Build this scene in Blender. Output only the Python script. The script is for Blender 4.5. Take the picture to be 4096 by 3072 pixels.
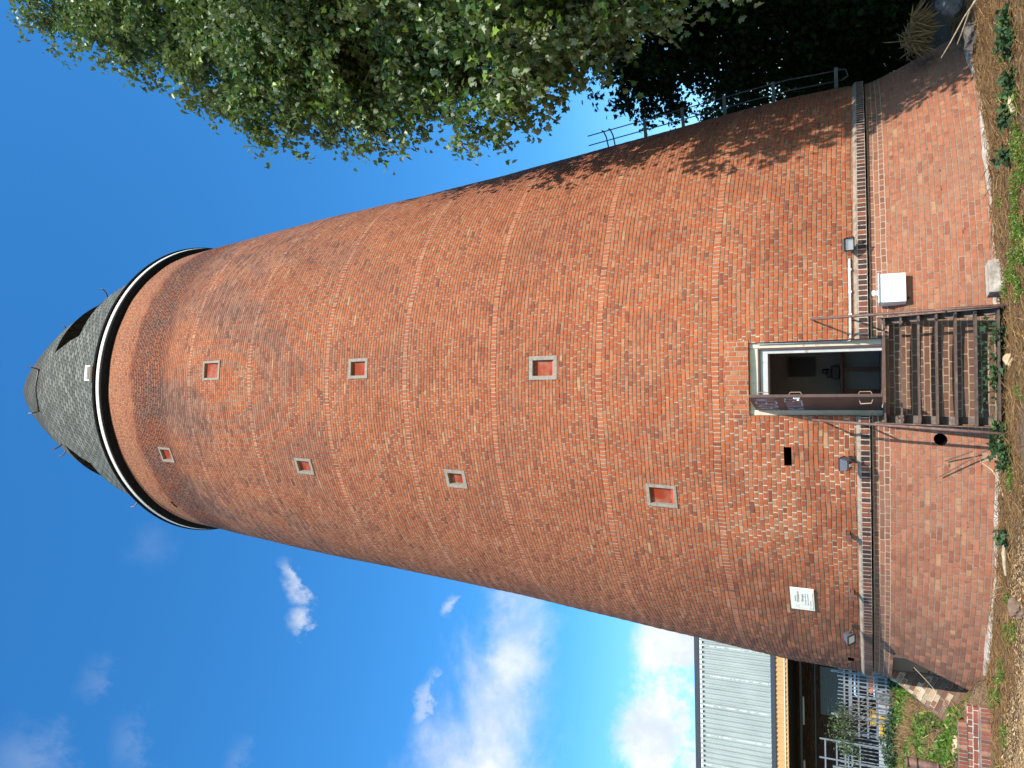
import bpy, bmesh, math, random
import numpy as np
from mathutils import Vector, Matrix
R = math.radians
random.seed(7); rng = np.random.default_rng(11)
for o in list(bpy.data.objects): bpy.data.objects.remove(o)
S = bpy.context.scene; C = S.collection

# ------------------------------------------------------------------ camera
CAM = Vector((0, -18.6, 1.75)); PITCH, ROLL, FPX = R(24.7), R(0.9), 3050.0
fw = Vector((0, math.cos(PITCH), math.sin(PITCH))); r0 = Vector((1, 0, 0)); u0 = r0.cross(fw)
rr = math.cos(ROLL) * r0 - math.sin(ROLL) * u0; uu = math.sin(ROLL) * r0 + math.cos(ROLL) * u0
cd = bpy.data.cameras.new('camera'); cam = bpy.data.objects.new('camera', cd); C.objects.link(cam)
cd.sensor_width = 36; cd.lens = FPX / 4096 * 36; cd.clip_start = 0.1; cd.clip_end = 3000
M = Matrix((-uu, rr, -fw)).transposed().to_4x4(); M.translation = CAM       # the phone was held upright, the picture lies on its side
cam.matrix_world = M; S.camera = cam
# ------------------------------------------------------------------ light
SUN_AZ, SUN_EL = R(26.5), R(44)
sd = Vector((math.sin(SUN_AZ) * math.cos(SUN_EL), -math.cos(SUN_AZ) * math.cos(SUN_EL), math.sin(SUN_EL)))
sl = bpy.data.lights.new('sun', 'SUN'); sl.energy = 5.0; sl.angle = R(0.55); sl.color = (1, .94, .85)
so = bpy.data.objects.new('sun', sl); C.objects.link(so); so.rotation_euler = sd.to_track_quat('Z', 'Y').to_euler()
S.view_settings.view_transform = 'Standard'; S.view_settings.look = 'None'; S.view_settings.gamma = 1
S.view_settings.exposure = 0.38


# ------------------------------------------------------------------ node helper
class NT:
    def __init__(s, tree): s.t = tree; s.n = tree.nodes; s.l = tree.links
    def node(s, typ, **kw):
        n = s.n.new(typ)
        for k, v in kw.items(): setattr(n, k, v)
        return n
    def put(s, sock, v):
        if v is None: return
        if hasattr(v, 'is_output') or isinstance(v, bpy.types.NodeSocket): s.l.new(v, sock)
        else:
            if sock.type == 'RGBA' and not hasattr(v, '__len__'): v = (v, v, v, 1)
            if sock.type == 'RGBA' and len(v) == 3: v = (*v, 1)
            sock.default_value = v
    def m(s, op, a, b=None, c=None, clamp=False):
        n = s.node('ShaderNodeMath', operation=op, use_clamp=clamp)
        s.put(n.inputs[0], a); s.put(n.inputs[1], b); s.put(n.inputs[2], c); return n.outputs[0]
    def v(s, op, a, b=None):
        n = s.node('ShaderNodeVectorMath', operation=op); s.put(n.inputs[0], a); s.put(n.inputs[1], b)
        return n.outputs['Value'] if op in ('LENGTH', 'DOT_PRODUCT', 'DISTANCE') else n.outputs[0]
    def xyz(s, x, y, z=0):
        n = s.node('ShaderNodeCombineXYZ'); s.put(n.inputs[0], x); s.put(n.inputs[1], y); s.put(n.inputs[2], z); return n.outputs[0]
    def sep(s, v):
        n = s.node('ShaderNodeSeparateXYZ'); s.put(n.inputs[0], v); return n.outputs
    def mix(s, f, a, b, mode='MIX'):
        n = s.node('ShaderNodeMix', data_type='RGBA', blend_type=mode); n.clamp_factor = True
        s.put(n.inputs[0], f); s.put(n.inputs[6], a); s.put(n.inputs[7], b); return n.outputs[2]
    def noise(s, vec, scale, detail=3, rough=.55, dim='3D', dist=0):
        n = s.node('ShaderNodeTexNoise', noise_dimensions=dim); s.put(n.inputs['Vector'], vec)
        n.inputs['Scale'].default_value = scale; n.inputs['Detail'].default_value = detail; n.inputs['Roughness'].default_value = rough
        n.inputs['Distortion'].default_value = dist
        return n.outputs['Fac']
    def ramp(s, f, stops, interp='LINEAR'):
        n = s.node('ShaderNodeValToRGB'); cr = n.color_ramp; cr.interpolation = interp
        while len(cr.elements) < len(stops): cr.elements.new(.5)
        for e, (p, c) in zip(cr.elements, stops): e.position = p; e.color = (*c, 1) if hasattr(c, '__len__') else (c, c, c, 1)
        s.put(n.inputs[0], f); return n.outputs[0]
    def ss(s, x, a, b):
        n = s.node('ShaderNodeMapRange', interpolation_type='SMOOTHSTEP'); s.put(n.inputs[0], x)
        s.put(n.inputs[1], a); s.put(n.inputs[2], b); return n.outputs[0]
    def wn(s, vec):
        n = s.node('ShaderNodeTexWhiteNoise', noise_dimensions='3D'); s.put(n.inputs['Vector'], vec); return n.outputs['Value'], n.outputs['Color']


MATS = {}
def newmat(name):
    m = bpy.data.materials.new(name); m.use_nodes = True; t = NT(m.node_tree)
    b = t.n['Principled BSDF']; MATS[name] = m
    return m, t, b
def bump(t, b, height, dist=.01, strength=1):
    n = t.node('ShaderNodeBump'); t.put(n.inputs['Height'], height); n.inputs['Distance'].default_value = dist
    n.inputs['Strength'].default_value = strength; t.l.new(n.outputs[0], b.inputs['Normal'])

def simple(name, col, rough=.7, metal=0, var=.25, scale=8, bmp=.003, spots=None, spotscale=3, spotlim=(.55, .7)):
    m, t, b = newmat(name)
    oc = t.node('ShaderNodeTexCoord').outputs['Object']
    f = t.noise(oc, scale, 5, .6)
    lo = tuple(c * (1 - var) for c in col); hi = tuple(min(1, c * (1 + var)) for c in col)
    c = t.ramp(f, [(.3, lo), (.7, hi)])
    if spots:
        g = t.noise(oc, spotscale, 6, .65)
        c = t.mix(t.ss(g, spotlim[0], spotlim[1]), c, spots)
    t.put(b.inputs['Base Color'], c); b.inputs['Roughness'].default_value = rough; b.inputs['Metallic'].default_value = metal
    if bmp: bump(t, b, f, bmp)
    return m

# ------------------------------------------------------------------ world
def build_world():
    w = bpy.data.worlds.new('World'); S.world = w; w.use_nodes = True; t = NT(w.node_tree)
    bg = t.n['Background']
    sky = t.node('ShaderNodeTexSky', sky_type='NISHITA'); sky.sun_disc = False
    sky.sun_elevation = SUN_EL; sky.sun_rotation = math.pi - SUN_AZ
    sky.air_density = 1.0; sky.dust_density = .6; sky.ozone_density = 2.2; sky.altitude = 50
    g = t.node('ShaderNodeTexCoord').outputs['Generated']
    x, y, z = t.sep(t.v('NORMALIZE', g))
    az = t.m('MULTIPLY', t.m('ARCTAN2', x, y), 57.2958); el = t.m('MULTIPLY', t.m('ARCSINE', z), 57.2958)
    v = t.xyz(az, el, 0)
    wob = t.noise(v, .22, 6, .6); fine = t.noise(v, .45, 9, .68); soft = t.noise(t.xyz(t.m('MULTIPLY', az, .6), el, 3), .16, 8, .62, dist=.6)
    wx = t.m('ADD', az, t.m('MULTIPLY', t.m('SUBTRACT', wob, .5), 5)); wy = t.m('ADD', el, t.m('MULTIPLY', t.m('SUBTRACT', fine, .5), 4))
    tot = None
    def blob(a, e, ra, re, rot, lo, hi, tex, amp):
        nonlocal tot
        dx = t.m('SUBTRACT', wx, a); dy = t.m('SUBTRACT', wy, e); c, s_ = math.cos(R(rot)), math.sin(R(rot))
        p = t.m('DIVIDE', t.m('ADD', t.m('MULTIPLY', dx, c), t.m('MULTIPLY', dy, s_)), ra)
        q = t.m('DIVIDE', t.m('SUBTRACT', t.m('MULTIPLY', dy, c), t.m('MULTIPLY', dx, s_)), re)
        d = t.m('SQRT', t.m('ADD', t.m('MULTIPLY', p, p), t.m('MULTIPLY', q, q)))
        k = t.m('ADD', t.m('SUBTRACT', 1, d), t.m('MULTIPLY', t.m('SUBTRACT', tex, .5), 2.2))
        k = t.m('MULTIPLY', t.ss(k, lo, hi), amp)
        tot = k if tot is None else t.m('MAXIMUM', tot, k)
    # cumulus above the roof of the shed
    blob(-19, 12.5, 4, 3.0, 0, -.05, .6, fine, .95); blob(-25.5, 13, 5.5, 3.3, 0, -.05, .6, fine, .95); blob(-36, 13, 9, 5, 0, .05, .5, fine, 1)
    # broad veil
    blob(-22.5, 23.4, 6.5, 2.4, -6, -.45, 1.35, soft, .85); blob(-30, 24.2, 9, 3.9, 0, -.5, 1.4, soft, .9); blob(-45, 27, 12, 6, 0, -.4, 1.1, soft, .8)
    # small puffs
    blob(-17.6, 39.6, 1.5, .8, 30, -.3, 1.2, fine, .6); blob(-20.8, 38.6, 1.7, .9, 0, -.3, 1.1, fine, .7)
    blob(-18.3, 28.3, .9, .7, 0, -.3, .8, fine, .55); blob(-25.5, 29, 2.2, .6, 0, -.3, .8, fine, .45)
    blob(-16, 49, 2.6, 1.8, 0, -.2, 1.5, soft, .07); blob(-37.5, 51.5, 4.2, 2.6, 0, -.2, 1.2, fine, .13); blob(-33.5, 46.5, 3, 1.4, 20, -.1, 1.3, fine, .10)
    blob(-29, 50, 3, 1.2, 0, 0, 1.4, fine, .08); blob(-33, 40, 3.0, 1.1, 0, 0, 1.4, fine, .1)
    # fair-weather clouds out of the picture, all round
    far = t.m('MULTIPLY', t.ss(t.noise(g, 2.6, 8, .6), .56, .75), t.m('MAXIMUM', t.ss(t.m('ABSOLUTE', az), 40, 60), t.m('MULTIPLY', t.ss(el, 12, 4), .7)))
    tot = t.m('MAXIMUM', tot, t.m('MULTIPLY', far, .9))
    # whiter air low over the horizon on the cloudy side
    haze = t.m('MULTIPLY', t.ss(el, 22, 0), .35)
    hs = t.node('ShaderNodeHueSaturation'); t.l.new(sky.outputs[0], hs.inputs['Color']); hs.inputs['Saturation'].default_value = 1.32; hs.inputs['Value'].default_value = 1.0
    tint = t.mix(1.0, hs.outputs[0], (1.04, 1.46, 1.52), 'MULTIPLY')
    base = t.mix(haze, tint, (5.6, 8.2, 9.4))
    shade = t.mix(t.ss(t.noise(v, .3, 5, .6), .35, .65), (4.3, 4.7, 5.3), (5.9, 5.9, 5.85))
    col = t.mix(tot, base, shade)
    t.l.new(col, bg.inputs['Color']); bg.inputs['Strength'].default_value = .145
build_world()

# ------------------------------------------------------------------ mesh helpers
class MB:
    """collects shapes and links them as one mesh object"""
    def __init__(s): s.v = []; s.f = []; s.uv = {}; s.mi = []
    def add(s, vs, fs, uvs=None, mi=0):
        o = len(s.v); s.v += [tuple(p) for p in vs]
        for k, f in enumerate(fs):
            s.f.append([i + o for i in f]); s.mi.append(mi)
            if uvs: s.uv[len(s.f) - 1] = uvs[k]
    def box(s, c, size, rot=None, taper=1.0, bev=0):
        hx, hy, hz = (q / 2 for q in size); c = Vector(c)
        if bev > 0:
            bm = bmesh.new(); bmesh.ops.create_cube(bm, size=1)
            for v in bm.verts:
                v.co = Vector((v.co.x * size[0] * (taper if v.co.z > 0 else 1), v.co.y * size[1] * (taper if v.co.z > 0 else 1), v.co.z * size[2]))
            bmesh.ops.bevel(bm, geom=bm.edges[:], offset=bev, segments=2, affect='EDGES', profile=.6)
            vs = [v.co.copy() for v in bm.verts]; bm.verts.index_update(); fs = [[v.index for v in f.verts] for f in bm.faces]; bm.free()
        else:
            vs = [Vector((x * hx * (taper if z > 0 else 1), y * hy * (taper if z > 0 else 1), z * hz)) for z in (-1, 1) for y in (-1, 1) for x in (-1, 1)]
            fs = [(0, 2, 3, 1), (4, 5, 7, 6), (0, 1, 5, 4), (2, 6, 7, 3), (0, 4, 6, 2), (1, 3, 7, 5)]
        if rot is not None: vs = [rot @ v for v in vs]
        s.add([c + v for v in vs], fs)
    def tube(s, pts, rad, n=8, cap=True):
        pts = [Vector(p) for p in pts]; rads = rad if hasattr(rad, '__len__') else [rad] * len(pts)
        vs = []; fs = []; prev = None
        for i, p in enumerate(pts):
            d = (pts[min(i + 1, len(pts) - 1)] - pts[max(i - 1, 0)]).normalized()
            a = prev if prev is not None else (Vector((0, 0, 1)) if abs(d.z) < .9 else Vector((1, 0, 0)))
            a = (a - d * a.dot(d)).normalized(); prev = a; b = d.cross(a)
            for k in range(n):
                w = 2 * math.pi * k / n; vs.append(p + (a * math.cos(w) + b * math.sin(w)) * rads[i])
        for i in range(len(pts) - 1):
            for k in range(n): fs.append((i * n + k, i * n + (k + 1) % n, (i + 1) * n + (k + 1) % n, (i + 1) * n + k))
        if cap: fs += [tuple(range(n - 1, -1, -1)), tuple(range((len(pts) - 1) * n, len(pts) * n))]
        s.add(vs, fs)
    def bar(s, a, b, w, t_, up=(0, 0, 1)):
        a, b = Vector(a), Vector(b); d = b - a; L = d.length; d.normalize(); up = Vector(up)
        x = d.cross(up).normalized(); y = x.cross(d)
        s.box((a + b) / 2, (w, L, t_), Matrix((x, d, y)).transposed())
    def build(s, name, mat, parent=None, smooth=False, bevel=0):
        me = bpy.data.meshes.new(name); me.from_pydata(s.v, [], s.f)
        for m_ in (mat if isinstance(mat, (list, tuple)) else [mat]): me.materials.append(m_)
        me.polygons.foreach_set('material_index', s.mi)
        if s.uv:
            l = me.uv_layers.new(name='UVMap')
            for fi, q in s.uv.items():
                for k, li in enumerate(me.polygons[fi].loop_indices): l.data[li].uv = q[k]
        if smooth: me.polygons.foreach_set('use_smooth', [True] * len(me.polygons))
        me.update()
        o = bpy.data.objects.new(name, me); C.objects.link(o)
        if parent: o.parent = parent; o.matrix_parent_inverse = Matrix.Translation(-Vector(parent['at'])) if 'at' in parent else Matrix()
        return o

def tag(o, label=None, cat=None, group=None, kind=None):
    if label: o['label'] = label
    if cat: o['category'] = cat
    if group: o['group'] = group
    if kind: o['kind'] = kind
    return o
def thing(name, loc, label, cat, group=None):
    """an Empty at the thing's base; its parts are built in world coordinates and parented to it"""
    o = bpy.data.objects.new(name, None); C.objects.link(o); o.location = loc; o.empty_display_size = .2
    o['at'] = tuple(loc); return tag(o, label, cat, group)
def settle():
    for o in bpy.data.objects:
        if 'at' in o: del o['at']

def pol(th, r, z): a = R(th); return Vector((r * math.sin(a), -r * math.cos(a), z))
def frame(th, tilt=0):
    """columns: tangent (to the right), inward, up, leaning back by tilt"""
    a = R(th); x = Vector((math.cos(a), math.sin(a), 0)); n = Vector((math.sin(a), -math.cos(a), 0)); k = R(tilt)
    up = Vector((0, 0, 1)) * math.cos(k) - n * math.sin(k); y = up.cross(x)
    return Matrix((x, y, up)).transposed()
PROF = [(1.62, 6.13), (1.95, 6.15), (3.15, 6.10), (5.05, 5.89), (7.2, 5.65), (9.6, 5.38), (12.25, 5.14), (15.3, 4.90), (18.8, 4.53), (20.6, 4.33)]
BASE = [(-.3, 6.87), (0, 6.74), (.2, 6.66), (.43, 6.57), (.65, 6.475), (.9, 6.375), (1.15, 6.275), (1.4, 6.19), (1.55, 6.145), (1.64, 6.13)]
def rad(z): return float(np.interp(z, [p[0] for p in PROF], [p[1] for p in PROF]))
def brad(z): return float(np.interp(z, [p[0] for p in BASE], [p[1] for p in BASE]))

# ------------------------------------------------------------------ brick material
def brick(name, mode='block', L=.231, hc=.072, tone='shaft', seed=0, light=.5, grime=0, mort=(.40, .34, .27), bd=.012, jw=.0058, dkm=(.16, .125, .10), mul=(1, 1, 1)):
    m, t, b = newmat(name)
    uv = t.node('ShaderNodeUVMap', uv_map='UVMap').outputs[0]; oc = t.node('ShaderNodeTexCoord').outputs['Object']
    U, V, _ = t.sep(uv); ox, oy, oz = t.sep(oc)
    big = t.noise(oc, .55, 4, .6); mid = t.noise(oc, 2.2, 5, .6); tiny = t.noise(oc, 45, 3, .6); micro = t.noise(oc, 14, 4, .65)
    # uneven edges, courses that wander a little
    U = t.m('ADD', U, t.m('MULTIPLY', t.m('SUBTRACT', tiny, .5), .010))
    wa = .0 if tone == 'shaft' else .35
    wv = t.m('ADD', t.m('MULTIPLY', t.m('SUBTRACT', mid, .5), wa), t.m('MULTIPLY', t.m('SUBTRACT', t.noise(oc, 30, 2, .5), .5), .10))
    Vw = t.m('ADD', V, wv) if mode != 'rowlock' else V
    row = t.m('FLOOR', Vw); fv = t.m('SUBTRACT', Vw, row)
    if mode == 'block':
        par = t.m('FLOORED_MODULO', row, 2); ln = t.m('MULTIPLY_ADD', par, -L / 2, L)
        jit, _c = t.wn(t.xyz(row, seed, 3)); off = t.m('MULTIPLY_ADD', par, L / 4, t.m('MULTIPLY', jit, .05))
        # now and then the stretchers of a course run half a brick over
        off = t.m('ADD', off, t.m('MULTIPLY', t.m('FLOORED_MODULO', t.m('FLOOR', t.m('MULTIPLY', row, .5)), 2), L / 2))
    elif mode == 'stretcher':
        ln = L; off = t.m('MULTIPLY', t.m('FLOORED_MODULO', row, 2), L / 2)
    else:
        ln = L; off = 0.0
    q = t.m('DIVIDE', t.m('ADD', U, off), ln); col = t.m('FLOOR', q); fu = t.m('SUBTRACT', q, col)
    du = t.m('MULTIPLY', t.m('MINIMUM', fu, t.m('SUBTRACT', 1, fu)), ln); dv = t.m('MULTIPLY', t.m('MINIMUM', fv, t.m('SUBTRACT', 1, fv)), hc)
    if tone == 'shaft': du = t.m('SUBTRACT', du, .0024)
    d = t.m('SUBTRACT', t.m('MINIMUM', du, dv), t.m('MULTIPLY', t.m('SUBTRACT', micro, .5), .006))
    # rounded brick corners
    cu = t.m('MAXIMUM', t.m('SUBTRACT', .016, du), 0); cv = t.m('MAXIMUM', t.m('SUBTRACT', .016, dv), 0)
    rc = t.m('SQRT', t.m('ADD', t.m('MULTIPLY', cu, cu), t.m('MULTIPLY', cv, cv)))
    d = t.m('MINIMUM', d, t.m('SUBTRACT', .016, rc))
    if tone == 'shaft': jw = t.m('ADD', jw, t.m('MULTIPLY', t.ss(oz, 4, 17), .0015))
    face = t.ss(d, jw, t.m('ADD', jw, .0035))
    r1, c1 = t.wn(t.xyz(row, col, seed)); r2, r3, r4 = t.sep(c1)
    pal = {'shaft': [(.0, (.22, .066, .040)), (.06, (.31, .086, .043)), (.25, (.36, .102, .046)), (.6, (.405, .122, .052)), (.88, (.43, .147, .068)), (.99, (.41, .18, .10)), (.9998, (.47, .28, .15))],
           'plinth': [(.0, (.26, .09, .056)), (.1, (.32, .115, .068)), (.55, (.37, .138, .078)), (.9, (.395, .16, .095)), (.998, (.43, .23, .13))],
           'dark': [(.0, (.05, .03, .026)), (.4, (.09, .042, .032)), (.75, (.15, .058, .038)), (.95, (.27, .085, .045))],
           'wall': [(.0, (.17, .065, .045)), (.4, (.31, .085, .05)), (.75, (.42, .125, .06)), (.97, (.45, .2, .12))],
           'pale': [(.0, (.3, .12, .07)), (.3, (.40, .2, .11)), (.6, (.5, .33, .2)), (.9, (.62, .5, .34))]}[tone]
    bc = t.ramp(r1, pal)
    bc = t.mix(.8, bc, t.ramp(micro, [(.2, .62), (.5, 1.0), (.8, 1.22)]), 'MULTIPLY')
    bc = t.mix(t.m('MULTIPLY', t.ss(tiny, .6, .75), .5), bc, (.10, .05, .04))
    # mortar: pale where kept, dark where washed out
    mkv = t.m('ADD', t.m('MULTIPLY', mid, .6), t.m('MULTIPLY', t.noise(oc, .9, 4, .7), .4))
    if tone == 'shaft': mkv = t.m('SUBTRACT', mkv, t.m('MULTIPLY', t.ss(oz, 3.5, 8), .03))
    mk = t.ss(mkv, light - .28, light + .2)
    mc = t.mix(mk, dkm, mort)
    mc = t.mix(.7, mc, t.ramp(micro, [(.25, .5), (.75, 1.25)]), 'MULTIPLY')
    gap = t.m('MULTIPLY', t.ss(t.noise(oc, 11, 3, .6), .66, .70), .8)
    mc = t.mix(gap, mc, (.02, .015, .012))
    colr = t.mix(face, mc, bc)
    # broad colour drift of the firing batches
    colr = t.mix(.6, colr, t.ramp(big, [(.3, (.80, .76, .74)), (.5, (1, 1, 1)), (.72, (1.12, 1.06, .98))]), 'MULTIPLY')
    ang = t.m('MULTIPLY', t.m('ARCTAN2', ox, t.m('MULTIPLY', oy, -1)), 57.2958)
    if tone == 'shaft':
        soot = t.noise(t.xyz(t.m('MULTIPLY', ang, .05), t.m('MULTIPLY', oz, .42), 2), 1.0, 6, .62)
        # grey-violet soot in rings high up
        k = t.m('MULTIPLY', t.ss(soot, .40, .62), t.m('MULTIPLY', t.ss(oz, 11.0, 15.6), t.ss(oz, 19.6, 18.8)))
        colr = t.mix(t.m('MULTIPLY', k, .66), colr, t.mix(r2, (.10, .06, .055), (.27, .17, .145)))
        k2 = t.m('MULTIPLY', t.ss(soot, .50, .72), t.ss(oz, 4, 8)); colr = t.mix(t.m('MULTIPLY', k2, .3), colr, (.16, .10, .085))
        # black-jointed ring near the top
        ring = t.m('MULTIPLY', t.ss(oz, 17.6, 18.3), t.ss(t.m('ADD', oz, t.m('MULTIPLY', mid, .5)), 19.75, 19.5))
        colr = t.mix(t.m('MULTIPLY', ring, t.m('MULTIPLY_ADD', face, -.72, .95)), colr, (.035, .024, .02))
        colr = t.mix(t.m('MULTIPLY', t.m('MULTIPLY', ring, face), t.m('MULTIPLY', t.ss(r4, .2, .8), .45)), colr, (.15, .10, .09))
        # newer pink masonry right below the eaves with pale joints
        top = t.ss(oz, 19.55, 19.75)
        colr = t.mix(t.m('MULTIPLY', top, .5), colr, t.mix(face, (.42, .34, .26), t.mix(r2, (.34, .115, .06), (.43, .16, .085))))
        # lime bloom in patches
        bl = t.m('MULTIPLY', t.m('SUBTRACT', 1, face), t.m('MULTIPLY', t.ss(t.noise(oc, 1.3, 6, .7), .60, .72), t.ss(oz, 9, 3)))
        pb_ = t.m('MULTIPLY', t.m('MULTIPLY', t.ss(oz, 4.1, 3.3), t.ss(t.m('ADD', ang, t.m('MULTIPLY', mid, 14)), -27, -15)), t.m('MULTIPLY', t.ss(ang, -1, -6), t.m('MULTIPLY', t.ss(mid, .4, .62), .75)))
        bl = t.m('MAXIMUM', bl, t.m('MULTIPLY', t.m('SUBTRACT', 1, face), pb_))
        colr = t.mix(t.m('MULTIPLY', bl, .85), colr, (.72, .66, .56))
        colr = t.mix(t.m('MULTIPLY', t.m('MULTIPLY', t.ss(t.noise(oc, .75, 5, .6), .6, .75), t.ss(micro, .5, .7)), .16), colr, (.5, .4, .33))
    # dark brown dirt on the weather side, low down on the left
    gl = t.m('MULTIPLY', t.m('MULTIPLY', t.ss(t.m('ADD', ang, t.m('MULTIPLY', t.m('SUBTRACT', mid, .5), 30)), -22, -52), t.ss(t.m('ADD', oz, t.m('MULTIPLY', big, 3)), 8.5, 2.5)), t.ss(t.m('ADD', r3, t.m('MULTIPLY', mid, .5)), .35, .8))
    colr = t.mix(t.m('MULTIPLY', gl, .82 if tone != 'wall' else .2), colr, (.145, .078, .056))
    if tone == 'plinth':
        cp = t.ss(oz, 1.36, 1.40); colr = t.mix(t.m('MULTIPLY', cp, .75), colr, t.mix(face, (.46, .38, .30), t.mix(r2, (.15, .075, .055), (.30, .13, .09))))
        sk = t.m('MULTIPLY', t.ss(t.m('ADD', t.m('ABSOLUTE', t.m('SUBTRACT', ox, .1)), t.m('MULTIPLY', t.m('SUBTRACT', mid, .5), .5)), .95, .6), t.ss(oy, 0, -1))  # stained brick behind the stair, darkened further for the stair's shadow
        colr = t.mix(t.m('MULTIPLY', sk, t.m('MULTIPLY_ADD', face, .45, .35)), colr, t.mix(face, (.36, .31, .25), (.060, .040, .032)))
    if grime:
        gn = t.m('MULTIPLY', t.ss(t.noise(oc, 1.1, 5, .6), .42, .62), grime); colr = t.mix(gn, colr, (.20, .135, .10))
    # rain streaks
    st = t.noise(t.xyz(t.m('MULTIPLY', ang, 1.1), t.m('MULTIPLY', oz, .12), 0), 1.6, 5, .65)
    colr = t.mix(t.m('MULTIPLY', t.ss(st, .52, .75), .22), colr, (.11, .07, .055))
    colr = t.mix(1.0, colr, mul, 'MULTIPLY')
    t.put(b.inputs['Base Color'], colr); b.inputs['Roughness'].default_value = .88; b.inputs['Specular IOR Level'].default_value = .25
    h = t.m('ADD', t.m('MULTIPLY', face, t.m('MULTIPLY_ADD', r2, .55, .75)), t.m('MULTIPLY', micro, .45))
    h = t.m('ADD', h, t.m('MULTIPLY', t.m('MULTIPLY', t.m('SUBTRACT', fv, .5), t.m('SUBTRACT', r3, .35)), .7))
    bump(t, b, h, bd, .9)
    return m

M_SHAFT = brick('shaft brick', light=.45, mul=(.95, .855, .735))
M_ROWL = brick('shaft rowlock brick', mode='rowlock', L=.0765, hc=.125, seed=5, light=.36, mul=(1.02, .90, .77))
M_PLINTH = brick('plinth brick', tone='plinth', seed=9, light=.5, grime=.3, bd=.008, mort=(.36, .29, .22), mul=(.97, .87, .765))
M_DARK = brick('ledge rowlock brick', mode='rowlock', L=.083, hc=.15, tone='dark', seed=3, light=.25, mort=(.55, .49, .4))
M_CAP = brick('ledge course brick', mode='block', tone='dark', seed=4, light=.3, mort=(.5, .42, .34))
M_LINTEL = brick('lintel brick', mode='block', L=.27, hc=.077, seed=8, light=.4, mul=(.95, .855, .735))
M_LOWW = brick('low wall brick', mode='block', L=.20, hc=.075, tone='wall', seed=12, light=.3, mort=(.6, .55, .47))
M_SOLD = brick('low wall rowlock', mode='rowlock', L=.058, hc=.16, tone='wall', seed=13, light=.5)
M_CHEEK = brick('cheek brick', mode='block', L=.25, hc=.085, tone='pale', seed=15, light=.3, mort=(.66, .6, .48))
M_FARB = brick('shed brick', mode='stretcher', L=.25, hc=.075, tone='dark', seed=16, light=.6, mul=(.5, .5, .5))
M_REVEAL = simple('brick reveal', (.25, .085, .05), .9, var=.5, scale=14, bmp=.01)
M_CONC = simple('concrete', (.27, .235, .185), .9, var=.22, scale=18, bmp=.006, spots=(.22, .2, .17), spotscale=5)
M_FILLET = simple('mortar fillet', (.30, .24, .175), .95, var=.25, scale=14, bmp=.01, spots=(.2, .13, .09), spotscale=6, spotlim=(.5, .65))
M_FOOT = simple('old concrete footing', (.44, .38, .31), .95, var=.3, scale=9, bmp=.02, spots=(.25, .19, .14), spotscale=4, spotlim=(.45, .7))
M_CREAM = simple('cream paint', (.62, .55, .40), .6, var=.12, scale=6, spots=(.35, .26, .16), spotscale=9, spotlim=(.58, .7))
M_STEELBR = simple('brown painted steel', (.088, .046, .034), .5, var=.2, scale=7, bmp=.002, spots=(.20, .075, .035), spotscale=6, spotlim=(.6, .75))
M_RUST = simple('rusty brown steel', (.15, .075, .055), .62, var=.3, scale=16, bmp=.003, spots=(.33, .13, .045), spotscale=6, spotlim=(.55, .72))
M_RUSTOR = simple('orange rust', (.42, .17, .05), .85, var=.35, scale=30, bmp=.006, spots=(.6, .33, .12), spotscale=14)
M_STAIR = simple('dark brown stair steel', (.10, .065, .048), .6, var=.3, scale=14, bmp=.003, spots=(.22, .14, .09), spotscale=9)
M_WHITE = simple('white plastic', (.84, .84, .82), .42, var=.03, scale=4, bmp=0)
M_WPAINT = simple('white fascia paint', (.80, .76, .68), .7, var=.08, scale=20, bmp=.004, spots=(.6, .52, .42), spotscale=25, spotlim=(.6, .72))
M_BLACK = simple('shade black', (.008, .0075, .008), .7, var=.3)  # black that carries the eaves shade; also lines the small holes
MATS['shade black'].node_tree.nodes['Principled BSDF'].inputs['Specular IOR Level'].default_value = .04
M_GREYM = simple('grey die-cast metal', (.13, .13, .14), .5, var=.15, metal=.3, scale=12)
M_BLKM = simple('black metal', (.025, .025, .027), .5, var=.2)
M_TARN = simple('tarnished handle', (.36, .22, .15), .5, var=.2)
M_ROOM = simple('grey room plaster', (.40, .38, .36), .9, var=.1, scale=3, bmp=0)
M_WOOD = simple('dark red wood', (.16, .05, .022), .5, var=.3, scale=6)
M_LADDER = simple('dark galvanised steel', (.10, .105, .10), .55, metal=.4, var=.2)
M_GALV = simple('galvanised fence steel', (.25, .27, .285), .5, metal=.35, var=.15, scale=6, bmp=0)

def glassmat():
    m, t, b = newmat('lamp glass'); b.inputs['Base Color'].default_value = (.80, .84, .83, 1); b.inputs['Roughness'].default_value = .12
    b.inputs['Coat Weight'].default_value = .6; return m
M_GLASS = glassmat()

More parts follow.
